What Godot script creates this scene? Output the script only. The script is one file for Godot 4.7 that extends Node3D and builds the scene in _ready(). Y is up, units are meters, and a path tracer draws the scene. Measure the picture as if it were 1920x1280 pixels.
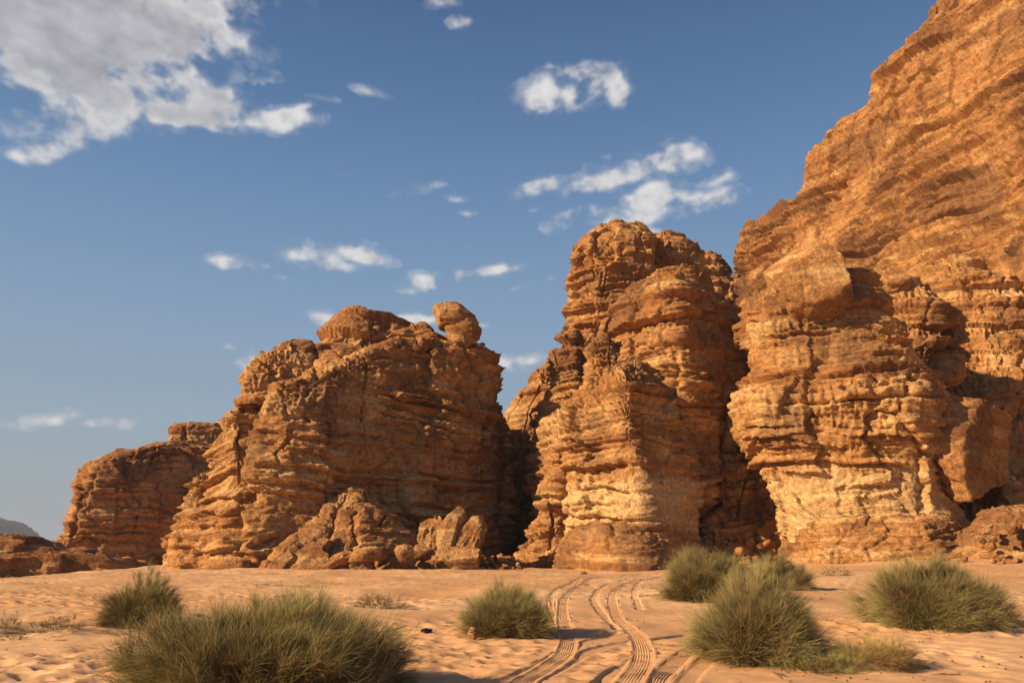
extends Node3D
# A desert valley: sandstone cliffs over a sandy floor with tyre tracks and broom bushes, low sun from the left. Metres, y up, camera looks along -z.

const EXPOSURE := 1.85
const SUN_FROM := Vector3(-0.85, 0.42, 0.40)   # towards the sun

var low := FastNoiseLite.new()
var mid := FastNoiseLite.new()
var fine := FastNoiseLite.new()
var crease := FastNoiseLite.new()
var flute := FastNoiseLite.new()
var cell := FastNoiseLite.new()
var cellv := FastNoiseLite.new()
var dimple := FastNoiseLite.new()
var puff := FastNoiseLite.new()
var bed := PackedFloat32Array()      # how far each bed of rock stands out, every 4 cm of height
var bed_tone := PackedFloat32Array() # its tone
var rng := RandomNumberGenerator.new()
var rock_mat: StandardMaterial3D
var sand_mat: StandardMaterial3D
var taken := {}
var hs_ := 0.0
var s_ := 0.0
var band_ := 0.0
var track_lines := []


# ---------------------------------------------------------------- small helpers
func numbered(called: String) -> String:
	var k: int = taken.get(called, 0)
	taken[called] = k + 1
	return called if k == 0 else "%s_%03d" % [called, k]

func tag(o: Node, label := "", category := "", group := "", kind := "") -> Node:
	if label: o.set_meta("label", label)
	if category: o.set_meta("category", category)
	if group: o.set_meta("group", group)
	if kind: o.set_meta("kind", kind)
	return o

func base(called: String, at: Vector3, label: String, category: String, group := "") -> Node3D:
	var o := Node3D.new()
	o.name = numbered(called)
	o.position = at
	add_child(o, true)
	tag(o, label, category, group)
	return o

func put(called: String, mesh: Mesh, m: Material, parent: Node = self) -> MeshInstance3D:
	var o := MeshInstance3D.new()
	o.name = numbered(called) if parent == self else called
	o.mesh = mesh
	o.material_override = m
	parent.add_child(o, true)
	return o

func ss(a: float, b: float, t: float) -> float:
	return smoothstep(a, b, t)

func setup_noise(n: FastNoiseLite, sd: int, freq: float, oct: int, kind := FastNoiseLite.TYPE_SIMPLEX_SMOOTH) -> void:
	n.seed = sd
	n.noise_type = kind
	n.frequency = freq
	n.fractal_type = FastNoiseLite.FRACTAL_FBM if oct > 1 else FastNoiseLite.FRACTAL_NONE
	n.fractal_octaves = oct

func make_beds() -> void:
	# beds of sandstone: hard ones stand out with a rounded lip, soft ones are hollowed back under it
	var r := RandomNumberGenerator.new()
	r.seed = 77
	bed.resize(6000)
	bed_tone.resize(6000)
	var i := 0
	var was := 0.3
	while i < 6000:
		var thick := r.randf_range(0.35, 0.8) if r.randf() < 0.6 else r.randf_range(0.9, 2.6)
		var hard := r.randf() < 0.55
		var out := r.randf_range(0.25, 1.0) if hard else r.randf_range(-1.0, -0.25)
		var tone := clampf((0.35 if hard else 0.75) + r.randf_range(-0.3, 0.25), 0.0, 1.0)
		var n := int(thick / 0.04)
		for k in n:
			if i >= 6000: break
			var f := float(k) / n
			var v := out
			if hard: v = out * (0.55 + 0.45 * sqrt(maxf(0.0, sin(PI * clampf(f * 0.9 + 0.06, 0, 1)))))
			else: v = lerpf(minf(was, 0.2), out, ss(0.0, 0.55, f))
			bed[i] = v
			bed_tone[i] = tone
			i += 1
		was = out

func beds(h: float) -> float:
	var t := clampf((h + 40.0) * 25.0, 0.0, 5998.0)
	var i := int(t)
	return lerpf(bed[i], bed[i + 1], t - i)

# ---------------------------------------------------------------- rock
func relief(p: Vector3, o: Dictionary) -> float:
	var x: float = p.x + o.off
	var z := p.z
	var w := low.get_noise_3d(x, p.y * 1.4, z)
	var m := mid.get_noise_3d(x, p.y * 1.5, z)
	var hs: float = p.y + o.dip * p.x + (w * 3.0 + m * 0.7) * o.warp
	var lat := clampf(0.5 + 1.7 * low.get_noise_3d(x * 2.1 + 90.0, p.y * 1.2, z * 2.1), 0.0, 1.25)
	var s := beds(hs)
	var big := beds(hs * 0.23 + 60.0 + o.off * 0.1)
	hs_ = hs
	s_ = s * 0.6 + big * 0.5
	# hollows hold hanging ribs of rock
	var f := flute.get_noise_3d(x, p.y * 0.16, z)
	var rib := 1.0 - minf(1.0, absf(f) * 3.2)
	var inn := clampf(0.45 - s * 0.55 - big * 0.35, 0.0, 1.0)
	var mask := ss(-0.12, 0.22, low.get_noise_3d(x * 1.5 - 40.0, p.y * 1.5 + 70.0, z * 1.5))
	# thin beds, and blocks split off along joints
	# a smooth pale band that the wind has scoured
	var bt := smoothstep(o.band.x - 0.8, o.band.x + 0.8, p.y - w * 2.0) * (1.0 - smoothstep(o.band.y - 0.8, o.band.y + 0.8, p.y - w * 2.0))
	band_ = bt * o.band.z
	var calm: float = 1.0 - bt * o.band.w
	s *= calm
	var thin := calm * beds(hs * 2.6 + 9.0 + m * 0.8)
	var lat2 := clampf(0.5 + 1.6 * mid.get_noise_3d(x * 0.8 + 20.0, p.y * 1.1 - 60.0, z * 0.8), 0.0, 1.1)
	var thin2 := beds(hs * 6.5 + 21.0 + m * 2.0 + w * 3.0)
	var c := cell.get_noise_3d(x, hs * 1.5, z)
	var joint := 1.0 - ss(0.0, 0.10, c + 1.0)
	var cv := cellv.get_noise_3d(x * 0.34 + m, hs * 0.5, z * 0.34)
	var cv2 := cellv.get_noise_3d(x * 0.95 + m * 0.6, hs * 3.4, z * 0.95)
	# upright joints part the rock into angular ribs
	var rx := x * 0.5 + m * 1.1 + fine.get_noise_3d(x * 0.5, p.y * 0.5, z * 0.5) * 0.35
	var rz := z * 0.5 - m * 0.9
	var rib_face := cellv.get_noise_3d(rx, p.y * 0.07, rz)
	var rib_edge := 1.0 - ss(0.0, 0.09, cell.get_noise_3d(rx, p.y * 0.07, rz) + 1.0)
	# long upright cracks
	var u := absf(low.get_noise_3d(x * 2.6 + 300.0, p.y * 0.45, z * 2.6 - 120.0) + 0.03 * m)
	var crack := (1.0 - ss(0.0, 0.018, u)) * ss(-0.1, 0.15, mid.get_noise_3d(x * 0.5, p.y * 0.6 + 200.0, z * 0.5))
	var cr := crease.get_noise_3d(x, p.y * 1.7, z)
	cr = maxf(0.0, cr + 0.1)
	return o.big * (w * 3.2 + m * 0.75) + o.macro * big * 0.75 * (0.15 + 0.9 * lat) + o.ribs * (rib_face * 0.55 - rib_edge * 0.45 * ss(-0.2, 0.2, w + 0.4 * m)) + o.strata * (s * 0.60 * lat + thin * 0.44 * (0.2 + 0.85 * lat2) + thin2 * 0.18 * (0.25 + lat2 * lat)) + o.flute * (rib - 0.55) * 0.46 * inn * mask * calm \
		+ o.block * (cv * 0.36 + cv2 * 0.17 * (0.3 + lat2) - joint * 0.08 * lat2) - o.crack * crack * 0.8 - o.rough * cr * cr * 0.75 + (fine.get_noise_3d(x * 0.8, hs * 3.2, z * 0.8) * 0.75 + fine.get_noise_3d(x * 1.4, p.y * 1.6, z * 1.4) * 0.45) * o.rough

func rock_tone(p: Vector3, o: Dictionary) -> Color:
	# iron-stained orange, pale fresh beds, dark desert varnish in patches and streaks, spread wider where shade is painted on
	var x: float = p.x + o.off
	var n := mid.get_noise_3d(x * 1.3 + 31.0, p.y * 2.2, p.z * 1.3)
	var i := clampi(int((hs_ + 40.0) * 25.0), 0, 5999)
	var t := clampf(bed_tone[i] * 0.85 + n * 0.7 - s_ * 0.24 + band_ * 0.5, 0.0, 1.0)
	var c := Color(0.36, 0.182, 0.074).lerp(Color(0.485, 0.278, 0.118), t)
	c = c.lerp(Color(0.60, 0.41, 0.205), clampf(ss(0.66, 1.1, t + o.pale) * 0.6 + band_ * 0.85, 0, 1))
	var v := ss(0.08, 0.42, low.get_noise_3d(x * 2.4 + 11.0, p.y * 2.4 - 33.0, p.z * 2.4) + s_ * 0.16 + fine.get_noise_3d(x * 0.7, p.y * 0.25, p.z * 0.7) * 0.22 + o.varnish_and_shade - band_ * 0.4)
	c = c.lerp(Color(0.165, 0.088, 0.05), v * 0.6)
	var g := 1.0 + fine.get_noise_3d(x * 2.0, p.y * 2.6, p.z * 2.0) * 0.5
	c = Color(c.r * g, c.g * g, c.b * g)
	return c * Color(o.tint.r, o.tint.g, o.tint.b)

const ROCK := {"off": 0.0, "dip": 0.0, "big": 1.0, "macro": 1.0, "strata": 1.0, "flute": 1.0, "block": 1.0, "crack": 1.0, "rough": 0.21, "pale": 0.0, "varnish_and_shade": 0.0, "band": Vector4(-90, -80, 0, 0),
	"asp": 1.0, "rot": 0.0, "n": 2.6, "du": 0.17, "dv": 0.132, "soft": 3, "warp": 0.75, "ribs": 1.0, "y0": -90.0, "tint": Color(1, 1, 1)}

func skin(rows: Array, nu: int, closed: bool, o: Dictionary, hide := 0.0) -> ArrayMesh:
	# rows of points, outward to the right-hand side of (along, up); displaces them and makes the mesh
	var nv := rows.size()
	var pos := PackedVector3Array()
	var col := PackedColorArray()
	pos.resize(nu * nv)
	col.resize(nu * nv)
	for j in nv:
		var row: PackedVector3Array = rows[j]
		var dn: PackedVector3Array = rows[maxi(j - 1, 0)]
		var up: PackedVector3Array = rows[mini(j + 1, nv - 1)]
		for i in nu:
			var a := (i + nu - 1) % nu if closed else maxi(i - 1, 0)
			var b := (i + 1) % nu if closed else mini(i + 1, nu - 1)
			var n := (row[b] - row[a]).cross(up[i] - dn[i])
			var p := row[i]
			n = n.normalized() if n.length_squared() > 1e-12 else Vector3.UP
			var d := relief(p, o)
			if n.y > 0.75: d *= lerpf(1.0, 0.45, ss(0.75, 1.0, n.y))
			pos[j * nu + i] = p + n * d
			col[j * nu + i] = rock_tone(p, o)
	return grid(pos, col, nu, nv, closed)

func grid(pos: PackedVector3Array, col: PackedColorArray, nu: int, nv: int, closed: bool) -> ArrayMesh:
	var nor := PackedVector3Array()
	nor.resize(nu * nv)
	for j in nv:
		var jd := maxi(j - 1, 0) * nu
		var ju := mini(j + 1, nv - 1) * nu
		var jj := j * nu
		for i in nu:
			var a := (i + nu - 1) % nu if closed else maxi(i - 1, 0)
			var b := (i + 1) % nu if closed else mini(i + 1, nu - 1)
			var n := (pos[jj + b] - pos[jj + a]).cross(pos[ju + i] - pos[jd + i])
			nor[jj + i] = n.normalized() if n.length_squared() > 1e-14 else Vector3.UP
	var idx := PackedInt32Array()
	var nq := nu if closed else nu - 1
	idx.resize(nq * (nv - 1) * 6)
	var k := 0
	for j in nv - 1:
		for i in nq:
			var a := j * nu + i
			var b := j * nu + (i + 1) % nu
			var c := a + nu
			var d := b + nu
			idx[k] = a; idx[k + 1] = c; idx[k + 2] = b
			idx[k + 3] = b; idx[k + 4] = c; idx[k + 5] = d
			k += 6
	var arr := []
	arr.resize(Mesh.ARRAY_MAX)
	arr[Mesh.ARRAY_VERTEX] = pos
	arr[Mesh.ARRAY_NORMAL] = nor
	if col.size(): arr[Mesh.ARRAY_COLOR] = col
	arr[Mesh.ARRAY_INDEX] = idx
	var m := ArrayMesh.new()
	m.add_surface_from_arrays(Mesh.PRIMITIVE_TRIANGLES, arr)
	return m

func pillar(parent: Node, called: String, lv: Array, more := {}) -> MeshInstance3D:
	# a mass of rock from its levels [height, centre x, half width, centre z], from the ground to the top; its plan is a rounded box turned by rot
	var o := ROCK.duplicate()
	o.merge(more, true)
	var n: float = o.n
	var rot := -deg_to_rad(o.rot)
	# plan
	var ext := 0.0
	for k in 360:
		ext = maxf(ext, plan(TAU * k / 360.0, n, o.asp, rot).x)
	# angles: close together on the side of the valley, wide apart behind
	var rmax := 0.0
	for l in lv: rmax = maxf(rmax, l[2])
	var angles := PackedFloat32Array()
	var a := -0.2
	while a < TAU - 0.2:
		angles.append(a)
		var q := plan(a, n, o.asp, rot) / ext * rmax
		var q2 := plan(a + 0.01, n, o.asp, rot) / ext * rmax
		var back := ss(0.0, 0.3, -sin(a))     # sin > 0 is towards the valley
		a += minf(0.14, 0.01 * o.du * (1.0 + 9.0 * back) / maxf(1e-3, q.distance_to(q2)))
	var nu := angles.size()
	var unit := PackedVector2Array()
	for t in angles: unit.append(plan(t, n, o.asp, rot) / ext)
	# levels, resampled along the outline and smoothed
	var lev := []
	for l in lv: lev.append(Vector4(l[0], l[1], l[2], l[3]))
	lev.append(Vector4(lev[-1].x + 0.1 * lev[-1].z, lev[-1].y, 0.02, lev[-1].w))
	var fine_lev := [lev[0]]
	for k in lev.size() - 1:
		var p: Vector4 = lev[k]
		var q: Vector4 = lev[k + 1]
		var length := maxf(absf(q.x - p.x), maxf(Vector2(q.x - p.x, (q.y - q.z) - (p.y - p.z)).length(), Vector2(q.x - p.x, (q.y + q.z) - (p.y + p.z)).length()) * 0.9)
		var steps := maxi(1, int(length / (o.dv * (3.0 if q.x < o.y0 else 1.0))))
		for s in steps: fine_lev.append(p.lerp(q, (s + 1.0) / steps))
	var half := int(0.8 / o.dv)
	for pass_ in int(o.soft):
		var sm := [fine_lev[0]]
		for k in range(1, fine_lev.size() - 1):
			var h := mini(half, mini(k, fine_lev.size() - 1 - k))
			sm.append(((fine_lev[k - h] as Vector4) + fine_lev[k] + fine_lev[k + h]) / 3.0)
		sm.append(fine_lev[-1])
		fine_lev = sm
	var rows := []
	for l in fine_lev:
		var row := PackedVector3Array()
		row.resize(nu)
		for i in nu:
			row[i] = Vector3(l.y - unit[i].x * l.z, l.x, l.w + unit[i].y * l.z)
		rows.append(row)
	var me := skin(rows, nu, true, o)
	return put(called, me, rock_mat, parent)

func plan(t: float, n: float, asp: float, rot: float) -> Vector2:
	var c := cos(t)
	var s := sin(t)
	var cr := cos(-rot)
	var sr := sin(-rot)
	var x := c * cr - s * sr
	var y := c * sr + s * cr
	var r := pow(pow(absf(x), n) + pow(absf(y) / asp, n), -1.0 / n)
	return Vector2(c, s) * r

func boulder_mesh(size: Vector3, sd: int, cuts: int, detail: int, more := {}, planes := [], lump := 0.1) -> ArrayMesh:
	# a rounded lump trimmed by flat faces, then weathered
	var o := ROCK.duplicate()
	o.merge({"ribs": 0.0, "big": 0.0, "macro": 0.0, "strata": 0.25, "flute": 0.0, "block": 0.25, "crack": 0.2, "rough": 0.16, "off": sd * 7.3}, true)
	o.merge(more, true)
	var r := RandomNumberGenerator.new()
	r.seed = sd
	var pl := []
	for k in cuts:
		var d := Vector3(r.randf_range(-1, 1), r.randf_range(-0.7, 1), r.randf_range(-1, 1)).normalized()
		pl.append(Vector4(d.x, d.y, d.z, r.randf_range(0.55, 0.85)))
	pl.append_array(planes)
	var nu := detail * 2
	var rows := []
	var small := minf(size.x, minf(size.y, size.z))
	for j in detail + 1:
		var v := -PI / 2 + PI * clampf(float(j) / detail, 0.002, 0.998)
		var row := PackedVector3Array()
		row.resize(nu)
		for i in nu:
			var t := TAU * i / nu
			var d := Vector3(-cos(t) * cos(v), sin(v), sin(t) * cos(v))
			var rad := 1.0 + lump * mid.get_noise_3d(d.x * 9.0 + sd * 13.0, d.y * 9.0, d.z * 9.0)
			for q: Vector4 in pl:
				var dd := d.x * q.x + d.y * q.y + d.z * q.z
				if dd > 0.05: # a soft minimum leaves worn edges
					var cut := q.w / dd
					var h := clampf(0.5 + 0.5 * (cut - rad) / 0.04, 0.0, 1.0)
					rad = lerpf(cut, rad, h) - 0.04 * h * (1.0 - h)
			row[i] = d * rad * size * 0.5
		rows.append(row)
	o.rough *= clampf(small * 0.3, 0.1, 1.5)
	return skin(rows, nu, true, o)

# ---------------------------------------------------------------- ground
func ground_height(x: float, z: float) -> float:
	var d := -z
	var q := -x - (18.0 + d * 0.245)
	var h := -3.5 * ss(0, 25, q) + 1.3 * ss(8, 50, x) * ss(22, 75, d) + 0.25 * ss(30, 90, d)
	h += low.get_noise_3d(x * 2.0, 5.0, z * 2.0) * 0.22 * ss(14, 30, d) + low.get_noise_3d(x * 5.0, 9.0, z * 5.0) * 0.12 * (0.35 + ss(14, 25, d))
	for m: Vector4 in mounds:
		var dx := x - m.x
		var dz := z - m.y
		var e := (dx * dx + dz * dz) / (m.z * m.z)
		if e < 4.0: h += m.w * exp(-e * 1.6)
	return h

var mounds: Array[Vector4] = []   # x, z, radius, height of the sand heaped round the bushes

var ruts := PackedFloat32Array()     # distance past the edge of the nearest rut, every 5 cm
const RUT_X := -10.0
const RUT_Z := -60.0
const RUT_N := 640
const RUT_M := 1020

func stamp_tracks() -> void:
	ruts.resize(RUT_N * RUT_M)
	ruts.fill(1.0)
	for t in track_lines:
		var w: float = t.w * 0.5
		for p: Vector2 in t.pts:
			var ci := int((p.x - RUT_X) / 0.05)
			var cj := int((p.y - RUT_Z) / 0.05)
			for j in range(maxi(0, cj - 13), mini(RUT_M, cj + 14)):
				for i in range(maxi(0, ci - 13), mini(RUT_N, ci + 14)):
					var e := Vector2(RUT_X + i * 0.05, RUT_Z + j * 0.05).distance_to(p) - w
					if e < ruts[j * RUT_N + i]: ruts[j * RUT_N + i] = e

func past_rut(x: float, z: float) -> float:
	var fx := (x - RUT_X) / 0.05
	var fz := (z - RUT_Z) / 0.05
	if fx < 0.0 or fz < 0.0 or fx >= RUT_N - 1 or fz >= RUT_M - 1: return 1.0
	var i := int(fx)
	var j := int(fz)
	var k := j * RUT_N + i
	return lerpf(lerpf(ruts[k], ruts[k + 1], fx - i), lerpf(ruts[k + RUT_N], ruts[k + RUT_N + 1], fx - i), fz - j)

func sand_relief(x: float, z: float, d: float) -> float:
	# prints and wind marks
	var near := 1.0 - ss(26.0, 60.0, d)
	var trod := ss(-0.1, 0.16, low.get_noise_3d(x * 3.0, 40.0, z * 3.0))
	var h := fine.get_noise_3d(x * 1.3, 0.0, z * 1.3) * 0.05 * (0.3 + 0.7 * trod)
	h += mid.get_noise_3d(x * 3.5, 3.0, z * 3.5) * 0.06
	h += fine.get_noise_3d(x * 3.2, 12.0, z * 3.2) * 0.022 * (0.35 + 0.65 * trod)
	if near > 0.0:
		var c := dimple.get_noise_2d(x, z * 1.25) + 1.0     # 0 in the middle of a print
		h -= 0.05 * (1.0 - ss(0.12, 0.55, c)) * trod * near
		h += 0.018 * ss(0.45, 0.7, c) * trod * near
		var c2 := dimple.get_noise_2d(x * 0.45 + 31.0, z * 0.6) + 1.0
		h -= 0.05 * (1.0 - ss(0.05, 0.3, c2)) * near * trod
	return h

func sand_tone(x: float, z: float, d: float) -> Color:
	var n := low.get_noise_3d(x * 3.0, 80.0, z * 3.0) + 0.4 * mid.get_noise_3d(x * 4.0, 80.0, z * 4.0)
	var c := Color(0.52, 0.312, 0.163).lerp(Color(0.59, 0.388, 0.220), ss(-0.4, 0.4, n))
	c = c.lerp(Color(0.47, 0.245, 0.115), ss(0.15, 0.5, mid.get_noise_3d(x * 0.9, 20.0, z * 0.9)) * 0.5)
	var g := 1.0 + 0.16 * fine.get_noise_3d(x * 4.0, 33.0, z * 4.0)
	return Color(c.r * g, c.g * g, c.b * g)

func build_ground() -> void:
	var ds := PackedFloat32Array()
	for d in [-900.0, -300.0, -120.0, -50.0, -20.0, -8.0, -3.0, 0.0, 3.0, 5.0, 7.0, 8.5]: ds.append(d)
	var d := 9.5
	while d < 9000.0:
		ds.append(d)
		var px := d * d / (796.0 * 1.65)
		d += maxf(0.03, px * 0.36) if d < 40.0 else px * 0.5 if d < 130.0 else d * 0.12
	var xs := PackedFloat32Array()
	for a in [-30.0, -10.0, -4.0, -2.2, -1.5, -1.2, -1.0, -0.85]: xs.append(a)
	var a := -0.76
	while a < 0.76:
		xs.append(a)
		a += 0.0021
	for b in [0.8, 0.9, 1.05, 1.3, 1.6, 2.4, 4.0, 10.0, 30.0]: xs.append(b)
	var nu := xs.size()
	var nv := ds.size()
	var pos := PackedVector3Array()
	var col := PackedColorArray()
	pos.resize(nu * nv)
	col.resize(nu * nv)
	for j in nv:
		var dd := ds[j]
		for i in nu:
			var x := xs[i] * (maxf(dd, 6.0))
			var z := -dd
			var h := ground_height(x, z)
			if dd > 9.0 and dd < 130.0 and absf(xs[i]) < 0.8:
				var e := past_rut(x, z) if dd < 60.0 else 1.0
				h += sand_relief(x, z, dd) * (0.2 + 0.8 * ss(0.0, 0.3, e))
				h -= 0.08 * (1.0 - ss(-0.06, 0.03, e))
			pos[j * nu + i] = Vector3(x, h, z)
			col[j * nu + i] = sand_tone(x, z, dd)
	tag(put("ground", grid(pos, col, nu, nv, false), sand_mat), "orange desert sand with footprints and small mounds", "", "", "structure")

func smooth_line(p: Array) -> PackedVector2Array:
	var out := PackedVector2Array()
	for k in p.size() - 1:
		var a: Vector2 = p[maxi(k - 1, 0)]
		var b: Vector2 = p[k]
		var c: Vector2 = p[k + 1]
		var d: Vector2 = p[mini(k + 2, p.size() - 1)]
		var n := maxi(2, int(b.distance_to(c) / 0.1))
		for s in n: out.append(b.cubic_interpolate(c, a, d, float(s) / n))
	out.append(p[-1])
	return out

func build_track(pts: PackedVector2Array, width: float, lift: float, tread: float, label: String) -> void:
	var n := pts.size()
	var nu := int((width + 0.24) / (0.009 if width > 0.3 else 0.014))
	var pos := PackedVector3Array()
	var col := PackedColorArray()
	for k in n:
		var t := (pts[mini(k + 1, n - 1)] - pts[maxi(k - 1, 0)]).normalized()
		var side := Vector2(-t.y, t.x)
		var far := ss(0.0, 1.2, minf(k, n - 1 - k) * 0.1)
		for i in nu:
			var s := (float(i) / (nu - 1) - 0.5) * (width + 0.24)
			var p := pts[k] + side * s
			var e := absf(s) / (width * 0.5)
			var wob := fine.get_noise_3d(p.x * 1.6, 60.0, p.y * 1.6)
			var h := -0.014 + 0.02 * wob
			if e < 1.0:
				h += 0.62 * tread * (0.5 + 0.5 * cos(s / width * TAU * 8.0 + wob)) * (0.7 + 0.6 * wob) - 0.008
				h += 0.008 * ss(0.75, 1.0, e)
			var rim := absf(s) - width * 0.5
			if rim > -0.04:
				h = lerpf(h, 0.002 + 0.03 * wob, ss(-0.05, 0.02, rim))
				h = lerpf(h, -0.04, ss(0.02, 0.12, rim))
			h = lerpf(-0.12, h, far)
			pos.append(Vector3(p.x, ground_height(p.x, p.y) + h + lift, p.y))
			col.append(sand_tone(p.x, p.y, -p.y))
	tag(put("tyre_track", grid(pos, col, nu, n, false), sand_mat), label, "", "", "structure")

# ---------------------------------------------------------------- sky
func sky_color(el: float) -> Color:
	var stops := [[0.0, 162, 168, 166], [4.0, 158, 170, 175], [9.0, 148, 168, 185], [16.0, 131, 159, 187], [24.0, 108, 141, 179], [32.0, 86, 119, 161], [40.0, 68, 98, 141], [60.0, 52, 78, 120], [90.0, 42, 66, 106]]
	for k in stops.size() - 1:
		if el <= stops[k + 1][0]:
			var t: float = (el - stops[k][0]) / (stops[k + 1][0] - stops[k][0])
			var a := Color8(stops[k][1], stops[k][2], stops[k][3]).srgb_to_linear()
			var b := Color8(stops[k + 1][1], stops[k + 1][2], stops[k + 1][3]).srgb_to_linear()
			return a.lerp(b, t)
	return Color8(42, 66, 106).srgb_to_linear()

func cloud_list() -> Array:
	# azimuth, elevation, half width, half height in degrees, thickness, tilt
	var out := [[-35.08, 32.18, 10.22, 4.64, 1.9, 0], [-27.06, 33.12, 6.28, 2.48, 1.6, 0], [-22.93, 35.94, 4.02, 1.67, 1.1, -6], [-32.56, 28.85, 6.11, 2.89, 1.6, 0], [-27.18, 29.02, 4.38, 2.02, 1.15, 0], [-30.86, 26.36, 3.62, 1.32, 1.05, -12], [-33.39, 24.27, 1.94, 0.78, 1.0, -25], [-24.51, 29.24, 2.06, 1.89, 1.0, 0], [-23.13, 28.48, 2.43, 0.97, 0.8, 0], [-18.43, 29.13, 2.35, 0.78, 1.05, -8], [-16.74, 30.15, 1.07, 0.32, 0.7, -30], [-15.42, 31.19, 1.0, 0.25, 0.65, 0], [-20.46, 35.18, 0.89, 0.34, 0.6, 20], [2.47, 32.0, 1.69, 1.32, 1.0, 0], [5.39, 31.83, 1.32, 1.02, 0.95, 0], [6.1, 33.71, 2.17, 1.01, 1.05, 0], [7.82, 33.44, 1.37, 1.23, 1.05, 0], [8.82, 32.17, 1.02, 1.45, 0.95, 0], [7.13, 32.45, 1.45, 0.87, 0.8, 0], [3.06, 33.99, 0.65, 0.25, 0.55, 0], [10.16, 29.61, 0.66, 0.37, 0.6, 0], [1.8, 25.98, 1.58, 0.64, 0.9, -18], [6.27, 26.04, 3.18, 0.9, 1.0, -12], [8.77, 26.64, 1.93, 1.04, 1.0, 0], [11.89, 27.32, 1.62, 1.03, 0.95, 0], [13.75, 27.86, 1.39, 0.62, 0.85, 15], [12.64, 28.33, 0.66, 0.51, 0.7, 0], [7.59, 27.98, 0.74, 0.3, 0.55, 0], [4.75, 23.68, 2.19, 0.95, 1.0, 0], [9.06, 23.87, 2.62, 1.12, 1.0, -10], [11.54, 24.99, 2.08, 0.89, 0.9, 0], [14.69, 24.34, 2.21, 0.96, 0.9, -5], [15.97, 25.66, 1.17, 0.44, 0.75, -8], [1.46, 24.5, 0.68, 0.23, 0.6, -15], [10.4, 22.48, 1.87, 0.67, 0.8, 0], [11.47, 23.7, 2.24, 0.82, 0.7, 0], [-14.79, 20.4, 2.3, 0.82, 1.0, 0], [-12.7, 21.02, 2.69, 0.9, 1.05, 4], [-10.91, 20.84, 1.65, 0.64, 1.0, 8], [-13.6, 19.91, 2.24, 0.45, 0.8, 0], [-20.75, 19.35, 1.3, 0.58, 0.95, 4], [-18.2, 19.53, 0.58, 0.29, 0.6, 0], [-17.13, 18.79, 0.37, 0.22, 0.5, 0], [-6.86, 19.09, 1.29, 0.65, 0.95, 0], [-4.26, 19.7, 1.3, 0.61, 0.85, 0], [-1.95, 20.04, 1.91, 0.5, 0.95, -8], [-7.83, 18.48, 0.84, 0.27, 0.6, 0], [-13.74, 16.09, 1.27, 0.63, 1.0, 0], [-7.96, 16.54, 3.04, 0.49, 1.0, -3], [-18.57, 12.79, 1.46, 0.58, 0.95, -22], [-20.07, 13.73, 0.65, 0.25, 0.6, 0], [-2.2, 16.22, 0.46, 0.19, 0.45, 0], [-0.47, 13.62, 0.84, 0.54, 0.85, 0], [1.38, 13.69, 1.3, 0.46, 0.75, -10], [0.2, 13.08, 1.53, 0.31, 0.5, 0], [2.43, 19.39, 1.53, 0.31, 0.5, -15], [-30.79, 8.04, 1.91, 0.56, 0.85, -12], [-31.66, 7.58, 0.91, 0.33, 0.7, 0], [-26.68, 8.12, 2.53, 0.48, 0.85, -4], [-24.02, 8.47, 1.05, 0.21, 0.45, 0], [-5.72, 37.8, 1.06, 0.49, 0.85, 0], [-4.09, 36.66, 0.93, 0.39, 0.8, -5], [-11.56, 31.94, 1.23, 0.29, 0.55, 8], [-4.67, 25.14, 0.75, 0.26, 0.6, 0], [-3.81, 24.08, 0.68, 0.23, 0.55, 0], [-7.9, 25.41, 1.5, 0.34, 0.45, -10], [-15.14, 25.2, 0.37, 0.81, 0.6, 25], [-12.63, 26.24, 0.37, 0.29, 0.5, 0], [-18.45, 25.25, 0.36, 0.25, 0.4, 0], [-14.25, 26.45, 0.59, 0.26, 0.4, 20], [-3.69, 21.72, 0.61, 0.23, 0.45, 0], [-6.68, 25.91, 1.27, 0.26, 0.4, -8]]
	# the same scattered clouds go on round the sky
	var r := RandomNumberGenerator.new()
	r.seed = 5
	for k in 46:
		var az := r.randf_range(38.0, 322.0)
		var el := r.randf_range(4.0, 62.0)
		var w := r.randf_range(1.2, 4.5) * (0.6 + el / 40.0)
		for q in r.randi_range(2, 5):
			out.append([az + r.randf_range(-1, 1) * w * 1.4, el + r.randf_range(-0.6, 0.6) * w, w * r.randf_range(0.5, 1.0), w * r.randf_range(0.2, 0.42), r.randf_range(0.7, 1.15), r.randf_range(-12, 12)])
	return out

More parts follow.
